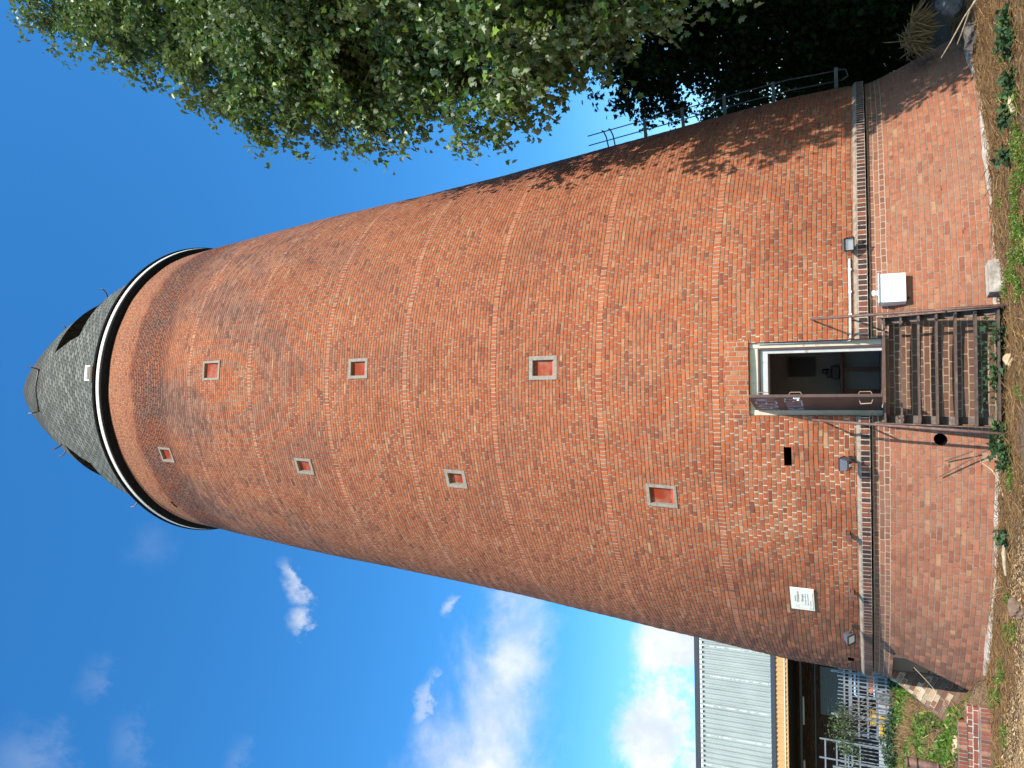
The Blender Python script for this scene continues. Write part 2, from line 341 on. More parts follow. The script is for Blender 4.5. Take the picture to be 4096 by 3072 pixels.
def slatemat(name, dark=0.0):
    m, t, b = newmat(name)
    uv = t.node('ShaderNodeUVMap', uv_map='UVMap').outputs[0]; oc = t.node('ShaderNodeTexCoord').outputs['Object']; U, V, _ = t.sep(uv); ox, oy, oz = t.sep(oc)
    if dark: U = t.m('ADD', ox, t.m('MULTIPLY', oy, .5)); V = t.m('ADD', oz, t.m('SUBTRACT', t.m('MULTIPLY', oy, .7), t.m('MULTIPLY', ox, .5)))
    mid = t.noise(oc, 1.6, 5, .6); tiny = t.noise(oc, 30, 3, .6)
    w, h = (.34, .26) if dark else (.235, .19)
    v2 = t.m('ADD', t.m('DIVIDE', V, h), t.m('MULTIPLY', t.m('SUBTRACT', mid, .5), .25)); row = t.m('FLOOR', v2); fv = t.m('SUBTRACT', v2, row)
    # German slating: courses climb to one side, each slate with a rounded heel
    u2 = t.m('ADD', t.m('DIVIDE', U, w), t.m('MULTIPLY', row, .37)); fu = t.m('FRACT', t.m('SUBTRACT', u2, t.m('MULTIPLY', fv, .25)))
    x = t.m('SUBTRACT', t.m('MULTIPLY', fu, 2), 1)
    arc = t.m('MULTIPLY', t.m('POWER', t.m('ABSOLUTE', t.m('SUBTRACT', x, -.25)), 3), .42)
    below = t.m('LESS_THAN', fv, arc)
    line = t.m('MAXIMUM', t.ss(t.m('ABSOLUTE', t.m('SUBTRACT', fv, arc)), .20, .12), t.m('MULTIPLY', t.ss(t.m('MINIMUM', fu, t.m('SUBTRACT', 1, fu)), .07, .03), .9))
    cid = t.xyz(t.m('ADD', t.m('FLOOR', t.m('SUBTRACT', u2, t.m('MULTIPLY', fv, .25))), t.m('MULTIPLY', below, .5)), t.m('SUBTRACT', row, below), 1)
    r1, c1 = t.wn(cid)
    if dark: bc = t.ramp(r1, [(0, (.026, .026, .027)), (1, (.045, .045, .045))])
    else:
        bc = t.ramp(r1, [(0, (.085, .084, .066)), (.5, (.13, .128, .102)), (1, (.19, .187, .148))])
        up = t.ss(t.m('ADD', oz, t.m('MULTIPLY', mid, 3)), 26.0, 28.6)
        bc = t.mix(t.m('MULTIPLY', up, .9), bc, (.062, .053, .038))
        bc = t.mix(t.m('MULTIPLY', t.ss(t.noise(oc, .8, 5, .65), .5, .7), .6), bc, (.13, .13, .10))
    bc = t.mix(.6, bc, t.ramp(tiny, [(.25, .7), (.75, 1.25)]), 'MULTIPLY')
    bc = t.mix(t.m('MULTIPLY', line, .88), bc, (.018, .018, .017))
    t.put(b.inputs['Base Color'], bc); b.inputs['Roughness'].default_value = .85; b.inputs['Specular IOR Level'].default_value = .15
    hgt = t.m('ADD', t.m('MULTIPLY', t.m('SUBTRACT', 1, fv), .6), t.m('MULTIPLY', t.m('SUBTRACT', 1, line), .5)); bump(t, b, t.m('ADD', hgt, t.m('MULTIPLY', r1, .4)), .02, .8)
    return m
M_SLATE = slatemat('slate'); M_SLATED = slatemat('shaded slate', 1)

def meshpanel():
    m, t, b = newmat('red perforated sheet')
    oc = t.node('ShaderNodeTexCoord').outputs['Object']; uv = t.node('ShaderNodeUVMap', uv_map='UVMap').outputs[0]; U, V, _ = t.sep(uv)
    a = t.m('MULTIPLY', t.m('SINE', t.m('MULTIPLY', t.m('ADD', U, V), 150)), t.m('SINE', t.m('MULTIPLY', t.m('SUBTRACT', U, V), 150)))
    n = t.noise(oc, 2.6, 4, .6)
    c = t.mix(t.ss(a, .1, .5), (.30, .042, .015), t.mix(t.ss(n, .42, .66), (.15, .026, .012), (.44, .30, .21)))
    t.put(b.inputs['Base Color'], c); b.inputs['Roughness'].default_value = .8; b.inputs['Specular IOR Level'].default_value = .15; return m
M_PERF = meshpanel()

# ------------------------------------------------------------------ boolean helper
def cut(obj, cutters):
    for c in cutters:
        md = obj.modifiers.new('cut', 'BOOLEAN'); md.operation = 'DIFFERENCE'; md.object = c; md.solver = 'EXACT'
        try: md.material_mode = 'TRANSFER'
        except Exception: pass
    dg = bpy.context.evaluated_depsgraph_get(); me = bpy.data.meshes.new_from_object(obj.evaluated_get(dg), preserve_all_data_layers=True, depsgraph=dg)
    obj.modifiers.clear(); old = obj.data; obj.data = me; bpy.data.meshes.remove(old); me.name = obj.name
    for c in cutters:
        d = c.data; bpy.data.objects.remove(c); bpy.data.meshes.remove(d)
def cutter(center, size, rot, mat):
    b = MB(); b.box(center, size, rot); return b.build('cutter', mat)

SEG = 240
def lathe(prof, mats, closed_inner=None, vfun=None, seg=SEG, a0=-180, a1=180, mi=None, ufun=None):
    """prof: list of (z, r, V) from bottom to top; inner: radius of the hollow"""
    b = MB(); full = abs(a1 - a0) >= 359.9; n = seg; vs = []
    ang = [a0 + (a1 - a0) * k / n for k in range(n + 1)]; cols = n if full else n + 1
    for (z, r, V) in prof:
        for k in range(cols): vs.append(pol(ang[k], r, z))
    fs = []; uvs = []; mis = []
    for i in range(len(prof) - 1):
        for k in range(n):
            k2 = (k + 1) % cols if full else k + 1
            fs.append((i * cols + k, i * cols + k2, (i + 1) * cols + k2, (i + 1) * cols + k))
            def U(q, i_): return R(ang[q]) * prof[i_][1] if ufun is None else ufun(ang[q], prof[i_][1])
            uvs.append(((U(k, i), prof[i][2]), (U(k + 1, i), prof[i][2]), (U(k + 1, i + 1), prof[i + 1][2]), (U(k, i + 1), prof[i + 1][2])))
            mis.append(mi[i] if mi else 0)
    if closed_inner is not None:
        o = len(vs); zi = (prof[0][0], prof[-1][0])
        for z, r in zip(zi, closed_inner):
            for k in range(cols): vs.append(pol(ang[k], r, z))
        top = (len(prof) - 1) * cols
        for k in range(n):
            k2 = (k + 1) % cols
            fs += [(o + k2, o + k, o + cols + k, o + cols + k2), (k2, k, o + k, o + k2), (top + k, top + k2, o + cols + k2, o + cols + k)]
            uvs += [((0, 0),) * 4] * 3; mis += [0] * 3
    b.add(vs, fs, uvs); b.mi = mis
    return b

# ================================================================== TOWER
tower = thing('brick_tower', (0, 0, 0), 'tall tapering round brick tower with a pointed slate roof and an open door', 'tower')

# shaft: courses with rowlock rings every two metres
rings = [3.86, 5.90, 8.10, 10.22, 12.36, 14.76, 16.93]; prof = []; mi = []; V = 0; z = 1.80
JR = .0075          # how far the bed joints lie back
def push(z, V, rec=0): prof.append((z, rad(z) - rec, V))
def course(z0, z1, V, m_):
    # a course of bricks and the raked joint above it
    f = .068 if m_ == 0 else .045; h = z1 - z0
    pr_ = 0 if m_ == 0 else -.001
    push(z0 + f * h, V + f, pr_); mi.append(m_); push(z1 - f * h, V + 1 - f, pr_); mi.append(m_)
    push(z1 - f * h + .001, V + 1 - f + .01, JR); mi.append(m_); push(z1 + f * .072 - .001, V + 1 + .06, JR); mi.append(m_)
for rz in rings + [20.62]:
    n = round((rz - z) / .072); z0 = z
    for k in range(n): course(z0 + (rz - z0) * k / n, z0 + (rz - z0) * (k + 1) / n, V, 0); V += 1
    z = rz
    if rz < 20: course(rz, rz + .122, V, 1); V += 1; z = rz + .122
mi = mi[:-1]
sb = lathe(prof, None, closed_inner=(5.2, 3.6), mi=mi, seg=200)
# hand-laid courses: they wander a few millimetres
def wob(p):
    th = math.atan2(p[0], -p[1]); r = math.hypot(p[0], p[1]); z = p[2]
    if r < rad(z) - .2: return p
    dz = .007 * math.sin(th * 9 + z * 1.3) + .005 * math.sin(th * 23 - z * 2.9) + .003 * math.sin(th * 41 + z * 17)
    dr = .006 * math.sin(th * 13 + z * .9) * math.sin(z * 2.1 + th * 4) + .003 * math.sin(th * 31 + math.floor(z / .072) * 1.7)
    k = (r + dr) / r; return (p[0] * k, p[1] * k, z + (dz if 1.85 < z < 20.5 else 0))
sb.v = [wob(p) for p in sb.v]
shaft = sb.build('shaft_wall', [M_SHAFT, M_ROWL], tower)

WIN = [(5.3, 16.15, .47, .62), (4.2, 11.52, .43, .53), (2.9, 7.07, .44, .58), (-21.9, 18.34, .42, .50), (-21.0, 13.41, .40, .52), (-20.5, 9.25, .40, .50), (-19.5, 4.93, .42, .54)]
cs = []
for th, z, w, h in WIN:
    tl = 5.0 if z < 14 else 6.0
    cs.append(cutter(pol(th, rad(z) - .05, z), (w - .01, .34, h - .01), frame(th, tl), M_REVEAL))
cs.append(cutter(pol(-11.3, 5.9, 2.83), (.30, .7, .115), frame(-11.3), M_BLACK))
cs.append(cutter(pol(-56.5, 5.95, 2.015), (.22, .6, .11), frame(-56.5), M_BLACK))
cs.append(cutter(pol(-47, 4.4, 19.48), (.30, .4, .09), frame(-47), M_BLACK))
cs.append(cutter((.015, -5.6, 2.43), (1.15, 2.4, 1.92), None, M_REVEAL))
for th, z in [(-23.0, 1.985), (-34, 1.95)]: cs.append(cutter(pol(th, 6.1, z), (.1, .12, .07), frame(th), M_REVEAL))
cut(shaft, cs)

# string course: mortar fillet, dark rowlock, gap
pf = [(1.662, 6.10, 0), (1.664, 6.205, 0), (1.805, 6.205, 1), (1.807, 6.10, 1)]
ledge = lathe(pf, None, closed_inner=None).build('string_course', M_DARK, tower)
# close the ring on the inside so it is a solid
def ring_solid(prof, inner, mats, name, parent, mi=None, cuts=(), a0=-180, a1=180):
    o = lathe(prof, None, closed_inner=inner, mi=mi).build(name, mats, parent)
    if cuts: cut(o, cuts)
    return o
bpy.data.objects.remove(ledge)
doorcut = lambda z0, z1, m=M_REVEAL: cutter((.015, -5.6, (z0 + z1) / 2), (1.15, 2.4, z1 - z0), None, m)
ring_solid([(1.664, 6.205, 0), (1.796, 6.205, 1)], (6.0, 6.0), M_DARK, 'string_course', tower, cuts=[doorcut(1.5, 1.9)])
ring_solid([(1.799, 6.203, 0), (1.815, 6.195, 0), (1.848, 6.152, 0)], (6.0, 6.0), M_FILLET, 'mortar_fillet', tower, cuts=[doorcut(1.5, 1.95)])
# plinth, flaring out to the ground
bz = [p[0] for p in BASE]; pr = [(z, r, (z + .3) / .074) for z, r in BASE]
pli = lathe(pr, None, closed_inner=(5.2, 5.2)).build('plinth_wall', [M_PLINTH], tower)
# cellar doorway cut in the flare on the left: frame of the niche
NTH = -66.0; NF = frame(NTH); NR = 6.0
def nloc(u, d, z): return pol(NTH, NR, 0) + NF @ Vector((u, -d, 0)) + Vector((0, 0, z))
nl, nr_, nz0, nz1 = -.80, 1.80, -.5, 1.34
cc = [doorcut(1.478, 1.9)]
cc.append(cutter(nloc((nl + nr_) / 2, .9, (nz0 + nz1) / 2), (nr_ - nl, 1.8, nz1 - nz0), NF, M_REVEAL))
pb = MB(); pb.tube([pol(-7.8, 5.9, .75), pol(-7.8, 7.0, .79)], .085, 20); cc.append(pb.build('cutter', M_BLACK))
cut(pli, cc)
# niche lining: door panel, brick cheek with canted courses
q = MB(); q.add([nloc(nl, .012, -.2), nloc(nr_, .012, -.2), nloc(nr_, .012, nz1 - .003), nloc(nl, .012, nz1 - .003), nloc(nl, -.04, -.2), nloc(nr_, -.04, -.2), nloc(nr_, -.04, nz1 - .003), nloc(nl, -.04, nz1 - .003)],
              [(0, 1, 2, 3), (5, 4, 7, 6), (4, 0, 3, 7), (1, 5, 6, 2), (3, 2, 6, 7), (4, 5, 1, 0)])
cdoor = q.build('cellar_door', M_STEELBR, tower); tag(cdoor, 'dark brown steel cellar door in shadow')
h_ = MB(); h_.tube([nloc(.10, .015, .97), nloc(.10, .07, .95), nloc(.07, .07, .72), nloc(.07, .015, .70)], .016, 8); h_.build('handle', M_RUST, cdoor)
pl = MB(); pl.box(nloc(-.22, .022, .52), (.10, .012, .075), NF); pl.build('notice', M_WHITE, cdoor)
ck = MB(); cx = nl + .004
vs = []; fs = []; uvs = []; zs = [-.1 + .12 * k for k in range(13)]; zs[-1] = nz1 - .004
def du_out(z):
    r = brad(min(z, 1.6)); lo, hi = 0, 3
    for _ in range(40):
        md = (lo + hi) / 2; p = nloc(cx, md, z); lo, hi = (md, hi) if math.hypot(p.x, p.y) < r else (lo, md)
    return lo + .006
def cuv(d, z): a = R(27); return (d * math.cos(a) + z * math.sin(a), (z * math.cos(a) - d * math.sin(a)) / .085)
def dout(z): return du_out(z) + .40 * min(1, max(0, 1.22 - z) / 1.15)
for z in zs:
    for d in (0.013, dout(z)): vs.append(nloc(cx, d, z)); uvs.append(cuv(d, z))
m_ = len(vs)
for z in zs:
    for d in (0.013, dout(z)): vs.append(nloc(cx - .22, d, z)); uvs.append(cuv(d + .2, z))
F_ = [(2 * i, 2 * i + 1, 2 * i + 3, 2 * i + 2) for i in range(len(zs) - 1)]
F_ += [(m_ + f[3], m_ + f[2], m_ + f[1], m_ + f[0]) for f in F_] + [(2 * i + 1, m_ + 2 * i + 1, m_ + 2 * i + 3, 2 * i + 3) for i in range(len(zs) - 1)]
ck.add(vs, F_, [[uvs[i] for i in f] for f in F_]); ck.build('cellar_cheek', M_CHEEK, tower)

# footing of old concrete round the base
fp = []
b = MB(); n = 170; vs = []; fs = []
for k in range(n + 1):
    th = -64 + 136 * k / n; w = .15 + .05 * math.sin(k * .41) + .05 * random.random(); zt = .115 + .02 * math.sin(k * .23) + .015 * random.random()
    if abs(th - 1) < 7: zt -= .08
    vs += [pol(th, brad(zt) - .05, zt + .012), pol(th, brad(zt) + w * .75, zt), pol(th, brad(zt) + w, zt - .06), pol(th, brad(0) + w + .02, -.25)]
for k in range(n): fs += [(4 * k + j, 4 * k + j + 1, 4 * k + j + 5, 4 * k + j + 4) for j in range(3)]
b.add(vs, [f[::-1] for f in fs]); b.build('footing', M_FOOT, tower, smooth=True)

# lintel of upright bricks above the door
def patch(name, th0, th1, z0, z1, mat, uvf, off=.004, nseg=14, parent=tower):
    b = MB(); vs = []; fs = []; uvs = []; P = []
    for j in range(5):
        z = z0 + (z1 - z0) * j / 4
        for i in range(nseg + 1):
            th = th0 + (th1 - th0) * i / nseg; vs.append(pol(th, rad(z) + off, z)); P.append(uvf(R(th) * rad(z), z))
    for j in range(4):
        for i in range(nseg):
            f = (j * (nseg + 1) + i, j * (nseg + 1) + i + 1, (j + 1) * (nseg + 1) + i + 1, (j + 1) * (nseg + 1) + i); fs.append(f)
    b.add(vs, fs, [[P[i] for i in f] for f in fs])
    # skirts so the patch is solid against the wall
    return b.build(name, mat, parent)
patch('lintel', -5.9, 6.1, 3.393, 3.76, M_LINTEL, lambda u, z: (z, u / .077 + 20))

# windows
for i, (th, z, w, h) in enumerate(WIN):
    tl = 5.0 if z < 14 else 6.0; Fm = frame(th, tl); c = pol(th, rad(z), z); fwid = .056 + .010 * ((i * 7) % 3)
    fb = MB()
    def at(x, d, zz): return c + Fm @ Vector((x, d, zz))
    D_, oy = .30, .145
    fb.box(at(0, oy - .010, h / 2 - fwid / 2), (w, D_, fwid), Fm, bev=.006); fb.box(at(0, oy - .014, -h / 2 + fwid / 2), (w, D_, fwid), Fm, bev=.006)
    for s in (-1, 1): fb.box(at(s * (w / 2 - fwid / 2), oy - .008, 0), (fwid - .002, D_, h - 2 * fwid), Fm)
    win = fb.build('window', M_CONC, tower)
    a, e = w / 2 - fwid - .002, h / 2 - fwid - .002; dp = .045 + .012 * (i % 3)
    pb = MB(); vs = [at(-a, dp, -e), at(a, dp, -e), at(a, dp, e), at(-a, dp, e)]; pb.add(vs, [(0, 1, 2, 3)], [[(-a + i, -e), (a + i, -e), (a + i, e), (-a + i, e)]])
    pb.build('mesh_panel', M_PERF, win)
    eb = MB(); eb.box(at(0, dp - .012, -e + .025), (2 * a - .004, .02, .05), Fm); eb.build('sill_strip', simple('red strip', (.55, .07, .025), .5) if i == 0 else MATS['red strip'], win)

# eaves: soffit and roof edge blackened for their shade, white fascia
ring_solid([(20.36, 4.35, 0), (20.42, 4.42, 0), (20.50, 4.49, 0), (20.572, 4.492, 0)], (4.0, 4.0), M_BLACK, 'soffit', tower)
ring_solid([(20.575, 4.475, 0), (20.59, 4.50, 0), (20.68, 4.508, 0), (20.70, 4.49, 0)], (4.2, 4.2), M_WPAINT, 'fascia', tower)
ring_solid([(20.703, 4.47, 0), (20.735, 4.535, 0), (20.80, 4.54, 0)], (4.1, 4.1), M_BLACK, 'roof_edge', tower)
# slate roof
RP = [(20.803, 4.53), (20.95, 4.45), (21.3, 4.29), (21.8, 4.10), (22.4, 3.89), (23.5, 3.57), (24.6, 3.17), (25.7, 2.75), (26.5, 2.40), (27.2, 2.07), (28.1, 1.62), (29.0, 1.12), (29.8, .63), (30.35, .24), (30.55, .04)]
ln = 0; rp = []
for i, (z, r) in enumerate(RP):
    if i: ln += math.hypot(z - RP[i - 1][0], r - RP[i - 1][1])
    rp.append((z, r, ln))
roof = lathe(rp, None, closed_inner=(3.6, .01)).build('roof', [M_SLATE], tower)
def rrad(z): return float(np.interp(z, [p[0] for p in RP], [p[1] for p in RP]))
cuts = []
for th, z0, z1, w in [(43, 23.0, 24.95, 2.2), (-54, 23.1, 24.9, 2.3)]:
    cuts.append(cutter(pol(th, 4.05, (z0 + z1) / 2), (w, 2.7, z1 - z0), frame(th, 14) , M_SLATED))  # recess lined in darker slate, its shade put into the colour
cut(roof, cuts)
# slate needs uv on the cut faces
def hook(th, z):
    b = MB(); r = rrad(z); p = pol(th, r - .02, z); n = pol(th, 1, 0)
    b.tube([p, p + n * .16 + Vector((0, 0, -.03)), p + n * .27 + Vector((0, 0, .03)), p + n * .30 + Vector((0, 0, .16))], .02, 6); b.build('roof_hook', M_STEELBR, roof)
for th, z in [(66, 26.9), (58, 23.6), (16, 26.1), (-14, 26.0), (-58, 26.6), (-64, 22.6), (-34, 25.0)]: hook(th, z)
b = MB(); b.tube([(0, 0, 30.5), (0, 0, 30.72)], [.05, .02], 8); b.build('finial', M_GREYM, roof)
b = MB(); b.box(pol(6.0, 4.45, 20.93), (.42, .30, .20), frame(6), bev=.01); hb = b.build('roof_vent', M_WHITE, roof)
b = MB(); b.box(pol(6.0, 4.604, 20.89), (.36, .01, .09), frame(6)); b.build('vent_opening', M_BLKM, hb)
# snow-catch line, a dark ridge between two hooks
b = MB(); b.tube([pol(16 - 30 * k / 10, rrad(26.05) + .03, 26.05 - .02 * math.sin(k)) for k in range(11)], .022, 6); b.build('catch_rail', M_BLKM, roof)

# ------------------------------------------------------------------ door
door_in = MB()     # frame set .1 m behind the brick face
y0 = -5.99
def dbox(b, x0, x1, z0, z1, ya, yb): b.box(((x0 + x1) / 2, (ya + yb) / 2, (z0 + z1) / 2), (x1 - x0, abs(yb - ya), z1 - z0))
dbox(door_in, .505, .586, 1.485, 3.385, y0, y0 + .3); dbox(door_in, -.556, -.475, 1.485, 3.385, y0, y0 + .3); dbox(door_in, -.473, .503, 3.26, 3.385, y0 + .02, y0 + .3)
frm = door_in.build('door_frame', M_CREAM, tower)
b = MB()
dbox(b, .472, .503, 1.485, 3.256, y0 - .012, y0 + .1); dbox(b, -.471, -.44, 1.485, 3.256, y0 - .012, y0 + .1); dbox(b, -.438, .47, 3.228, 3.256, y0 - .012, y0 + .1)
b.build('steel_angle', M_STEELBR, frm)
b = MB(); dbox(b, .415, .470, 1.485, 3.224, y0 + .03, y0 + .34); dbox(b, -.438, -.39, 1.485, 3.224, y0 + .03, y0 + .34); dbox(b, -.388, .413, 3.11, 3.224, y0 + .03, y0 + .34)
b.build('inner_lining', simple('grey lining', (.5, .5, .47), .7, var=.12, spots=(.3, .24, .16), spotscale=5), frm)
b = MB(); dbox(b, -.555, .585, 1.40, 1.482, -6.20, y0 + .5); b.build('threshold', M_RUST, frm)
# leaf, swung out about three quarters
hx, hy = -.455, y0 - .03; fx, fy = -.235, -6.88
ld = Vector((fx - hx, fy - hy, 0)); LW = ld.length; ld.normalize(); lnrm = Vector((ld.y, -ld.x, 0))
if lnrm.dot(Vector((-1, 0, 0))) < 0: lnrm = -lnrm
LR = Matrix((ld, lnrm, Vector((0, 0, 1)))).transposed()
def lp(s, d, z): return Vector((hx, hy, z)) + ld * s + lnrm * d
b = MB(); b.box(lp(LW / 2, 0, 2.395), (LW, .045, 1.79), LR, bev=.004); leaf = b.build('door', M_STEELBR, tower); tag(leaf, 'open brown steel door leaf with pale graffiti')
for z in (1.75, 2.35, 2.95):
    b = MB(); b.tube([lp(.0, -.015, z - .06), lp(.0, -.015, z + .06)], .022, 8); b.build('hinge', M_BLKM, leaf)
b = MB(); b.tube([lp(LW - .10, .02, 1.62), lp(LW - .10, .09, 1.64), lp(LW - .14, .09, 1.78), lp(LW - .14, .02, 1.80)], .009, 8); b.build('handle', M_TARN, leaf)
b = MB(); b.box(lp(LW - .06, .03, 2.62), (.09, .02, .09), LR, bev=.003); b.tube([lp(LW - .06, .03, 2.60), lp(LW - .06, .06, 2.60)], .028, 12); b.build('lock', simple('bare steel', (.6, .58, .54), .25, metal=.7, var=.1), leaf)
for z in (1.63, 2.55, 3.0):
    b = MB(); b.tube([lp(LW - .03, -.02, z), lp(LW - .03, -.06, z + .02), lp(LW - .03, -.06, z + .16), lp(LW - .03, -.02, z + .18)], .007, 6); b.build('latch', M_TARN, leaf)
# graffiti strokes, two lines: letters in a unit cell, s runs from the hinge to the free edge
GL = {'A': [[(0, 0), (.5, 1), (1, 0)], [(.2, .4), (.8, .4)]], 'D': [[(0, 0), (0, 1), (.8, .8), (1, .5), (.8, .15), (0, 0)]], 'E': [[(1, 1), (0, 1), (0, 0), (1, 0)], [(0, .5), (.8, .5)]],
      'M': [[(0, 0), (.1, 1), (.5, .4), (.9, 1), (1, 0)]], 'K': [[(0, 0), (0, 1)], [(1, 1), (0, .5), (1, 0)]], 'I': [[(.5, 0), (.5, 1)]], 'L': [[(0, 1), (0, 0), (1, .05)]], 'S': [[(1, .9), (.4, 1), (.1, .75), (.8, .35), (.7, .05), (0, .1)]]}
M_SPRAY = simple('faded spray paint', (.60, .54, .60), .8, var=.25, scale=20, bmp=0)
b = MB()
def write(word, s0, s1, z0, z1):
    w = (s1 - s0) / len(word)
    for i, ch in enumerate(word):
        for st in GL[ch]:
            pts = [lp(s0 + w * (i + .12 + .76 * x), .0245, z0 + (z1 - z0) * y) for x, y in st]
            for p, q in zip(pts, pts[1:]):
                d = q - p
                if d.length < 1e-4: continue
                d.normalize(); n = d.cross(lnrm) * .010
                b.add([p - n, q - n, q + n, p + n], [(0, 1, 2, 3)])
write('ADEM', .06, LW - .06, 2.93, 3.22); write('KILLES', .06, LW - .05, 2.57, 2.80)
b.build('graffiti', M_SPRAY, leaf)
# room behind the door
b = MB(); X0, X1, Y0, Y1, Z0, Z1 = -2.4, 2.4, -5.1, -3.0, 1.47, 3.75
P = [Vector((x, y, z)) for z in (Z0, Z1) for y in (Y0, Y1) for x in (X0, X1)]
b.add(P, [(0, 1, 3, 2), (4, 6, 7, 5), (2, 3, 7, 6), (0, 2, 6, 4), (1, 5, 7, 3)]); b.build('room_lining', M_ROOM, tower)
t_ = thing('wooden_rack', (.25, -3.35, 1.48), 'dark red wooden rack standing inside the open doorway', 'rack')
for x in (-.28, .12, .52):
    b = MB(); b.box((x + .05, -3.3, 1.78), (.07, .06, .60), bev=.004); b.build('leg', M_WOOD, t_)
b = MB(); b.box((.17, -3.3, 2.10), (.98, .34, .05), bev=.005); b.build('top_board', M_WOOD, t_)
b = MB()
b.box((.12, -3.32, 2.20), (.24, .2, .14), bev=.02); b.box((.10, -3.32, 2.31), (.16, .14, .08), bev=.015); b.box((.14, -3.32, 2.39), (.1, .1, .08), bev=.02)
tag(b.build('small_machine', M_BLKM), 'small dark machine on top of the wooden rack in the doorway', 'machine')
b = MB(); b.box((.24, -3.02, 2.80), (.36, .03, .48), bev=.003); pic = b.build('dark_panel', M_BLKM); tag(pic, 'dark framed panel hung on the grey wall inside the doorway', 'panel')
b = MB()
for s in (-1, 1): b.box((.24 + s * .185, -3.025, 2.80), (.012, .05, .50)); b.box((.24, -3.025, 2.80 + s * .245), (.358, .05, .012))
b.build('panel_frame', M_GREYM, pic)

# ================================================================== FIXTURES ON THE TOWER
# stairs
st = thing('metal_stair', (.12, -7.0, .1), 'steep brown open-tread steel stair leading up to the tower door', 'stair')
TR = [(-6.36, 1.47), (-6.53, 1.262), (-6.68, 1.05), (-6.82, .842), (-6.97, .632), (-7.12, .42), (-7.27, .19)]
xl, xr = -.645, .868
for i, (y, z) in enumerate(TR):
    b = MB(); b.box(((xl + xr) / 2, y + .055, z), (xr - xl - .03, .155, .008)); b.box(((xl + xr) / 2, y - .028, z - .008), (xr - xl - .03, .01, .024))
    tr = b.build('tread', M_STAIR, st)
    for s, x in ((-1, xl + .02), (1, xr - .02)):
        b = MB(); b.add([(x - .005, y - .02, z - .007), (x - .005, y + .17, z - .007), (x - .005, y + .17, z - .10), (x + .005, y - .02, z - .007), (x + .005, y + .17, z - .007), (x + .005, y + .17, z - .10)],
              [(0, 1, 2), (5, 4, 3), (0, 3, 4, 1), (1, 4, 5, 2), (2, 5, 3, 0)])
        b.build('bracket', M_STAIR, tr)
for x in (xl - .006, xr + .006):
    b = MB(); b.bar((x, -6.22, 1.53), (x, -7.27, .06), .012, .17, (0, 1, 0.72)); s_ = 1 if x < 0 else -1; w_ = .11 if x < 0 else .08; b.bar((x + s_ * (.006 + w_ / 2), -6.15, 1.50), (x + s_ * (.006 + w_ / 2), -7.19, .06), w_, .008, (0, 1, 0.72)); b.build('stringer', M_STAIR, st)
rp_ = [((-.60, -6.56, 2.43), (-.72, -7.42, .10)), ((.885, -6.56, 2.43), (.885, -7.42, .10))]
for k, (a, c) in enumerate(rp_):
    a, c = Vector(a), Vector(c)
    b = MB(); b.tube([a, a.lerp(c, .3), a.lerp(c, .7), c], .021, 10); rl = b.build('handrail', M_RUST, st, smooth=True)
    for f in (.01, .235):
        b = MB(); p = a.lerp(c, f); y = -math.sqrt(max(0, (rad(p.z)) ** 2 - p.x ** 2)) + .02; b.tube([p, (p.x, y, p.z - .01)], .014, 8); b.build('rail_stub', M_RUST, rl)
    b = MB(); b.tube([a.lerp(c, .72), (a.lerp(c, .72).x * .98 + (.0), a.lerp(c, .72).y + .14, a.lerp(c, .72).z - .02)], .012, 6)
    b.build('rail_stub', M_RUST, rl)
for z, y in ((.50, -7.05), (.27, -7.22)):
    b = MB(); b.box((xl + .012, y + .06, z), (.006, .11, .12), bev=.002); b.build('rust_patch', M_RUSTOR, st)

# electrical box
bx = thing('junction_box', pol(11.8, 6.3, 1.12), 'white plastic box with a knob on top, fixed to the plinth right of the stair', 'box')
BF = frame(11.8); bc = pol(11.8, 6.30, 1.335)
b = MB(); b.box(bc, (.435, .21, .345), BF, bev=.014); body = b.build('housing', M_WHITE, bx)
b = MB(); b.box(bc + BF @ Vector((0, -.02, .185)), (.45, .22, .014), BF, bev=.003); b.build('lid_edge', M_WHITE, bx)
for z in (.085, -.135):
    b = MB(); b.box(bc + BF @ Vector((.0, -.1065, z)), (.41, .003, .004), BF); b.build('seam', M_GREYM, body)
b = MB(); p = bc + BF @ Vector((-.05, -.03, .19)); b.tube([p, p + Vector((0, 0, .025)), p + Vector((0, 0, .035)), p + Vector((0, 0, .05)), p + Vector((0, 0, .075)), p + Vector((0, 0, .085))], [.05, .03, .028, .048, .042, .02], 14); b.build('vent_knob', M_WHITE, bx, smooth=True)
b = MB(); p = bc + BF @ Vector((-.13, .02, -.17)); b.tube([p, p - Vector((0, 0, .05))], .018, 8); b.build('cable_gland', M_BLKM, bx)

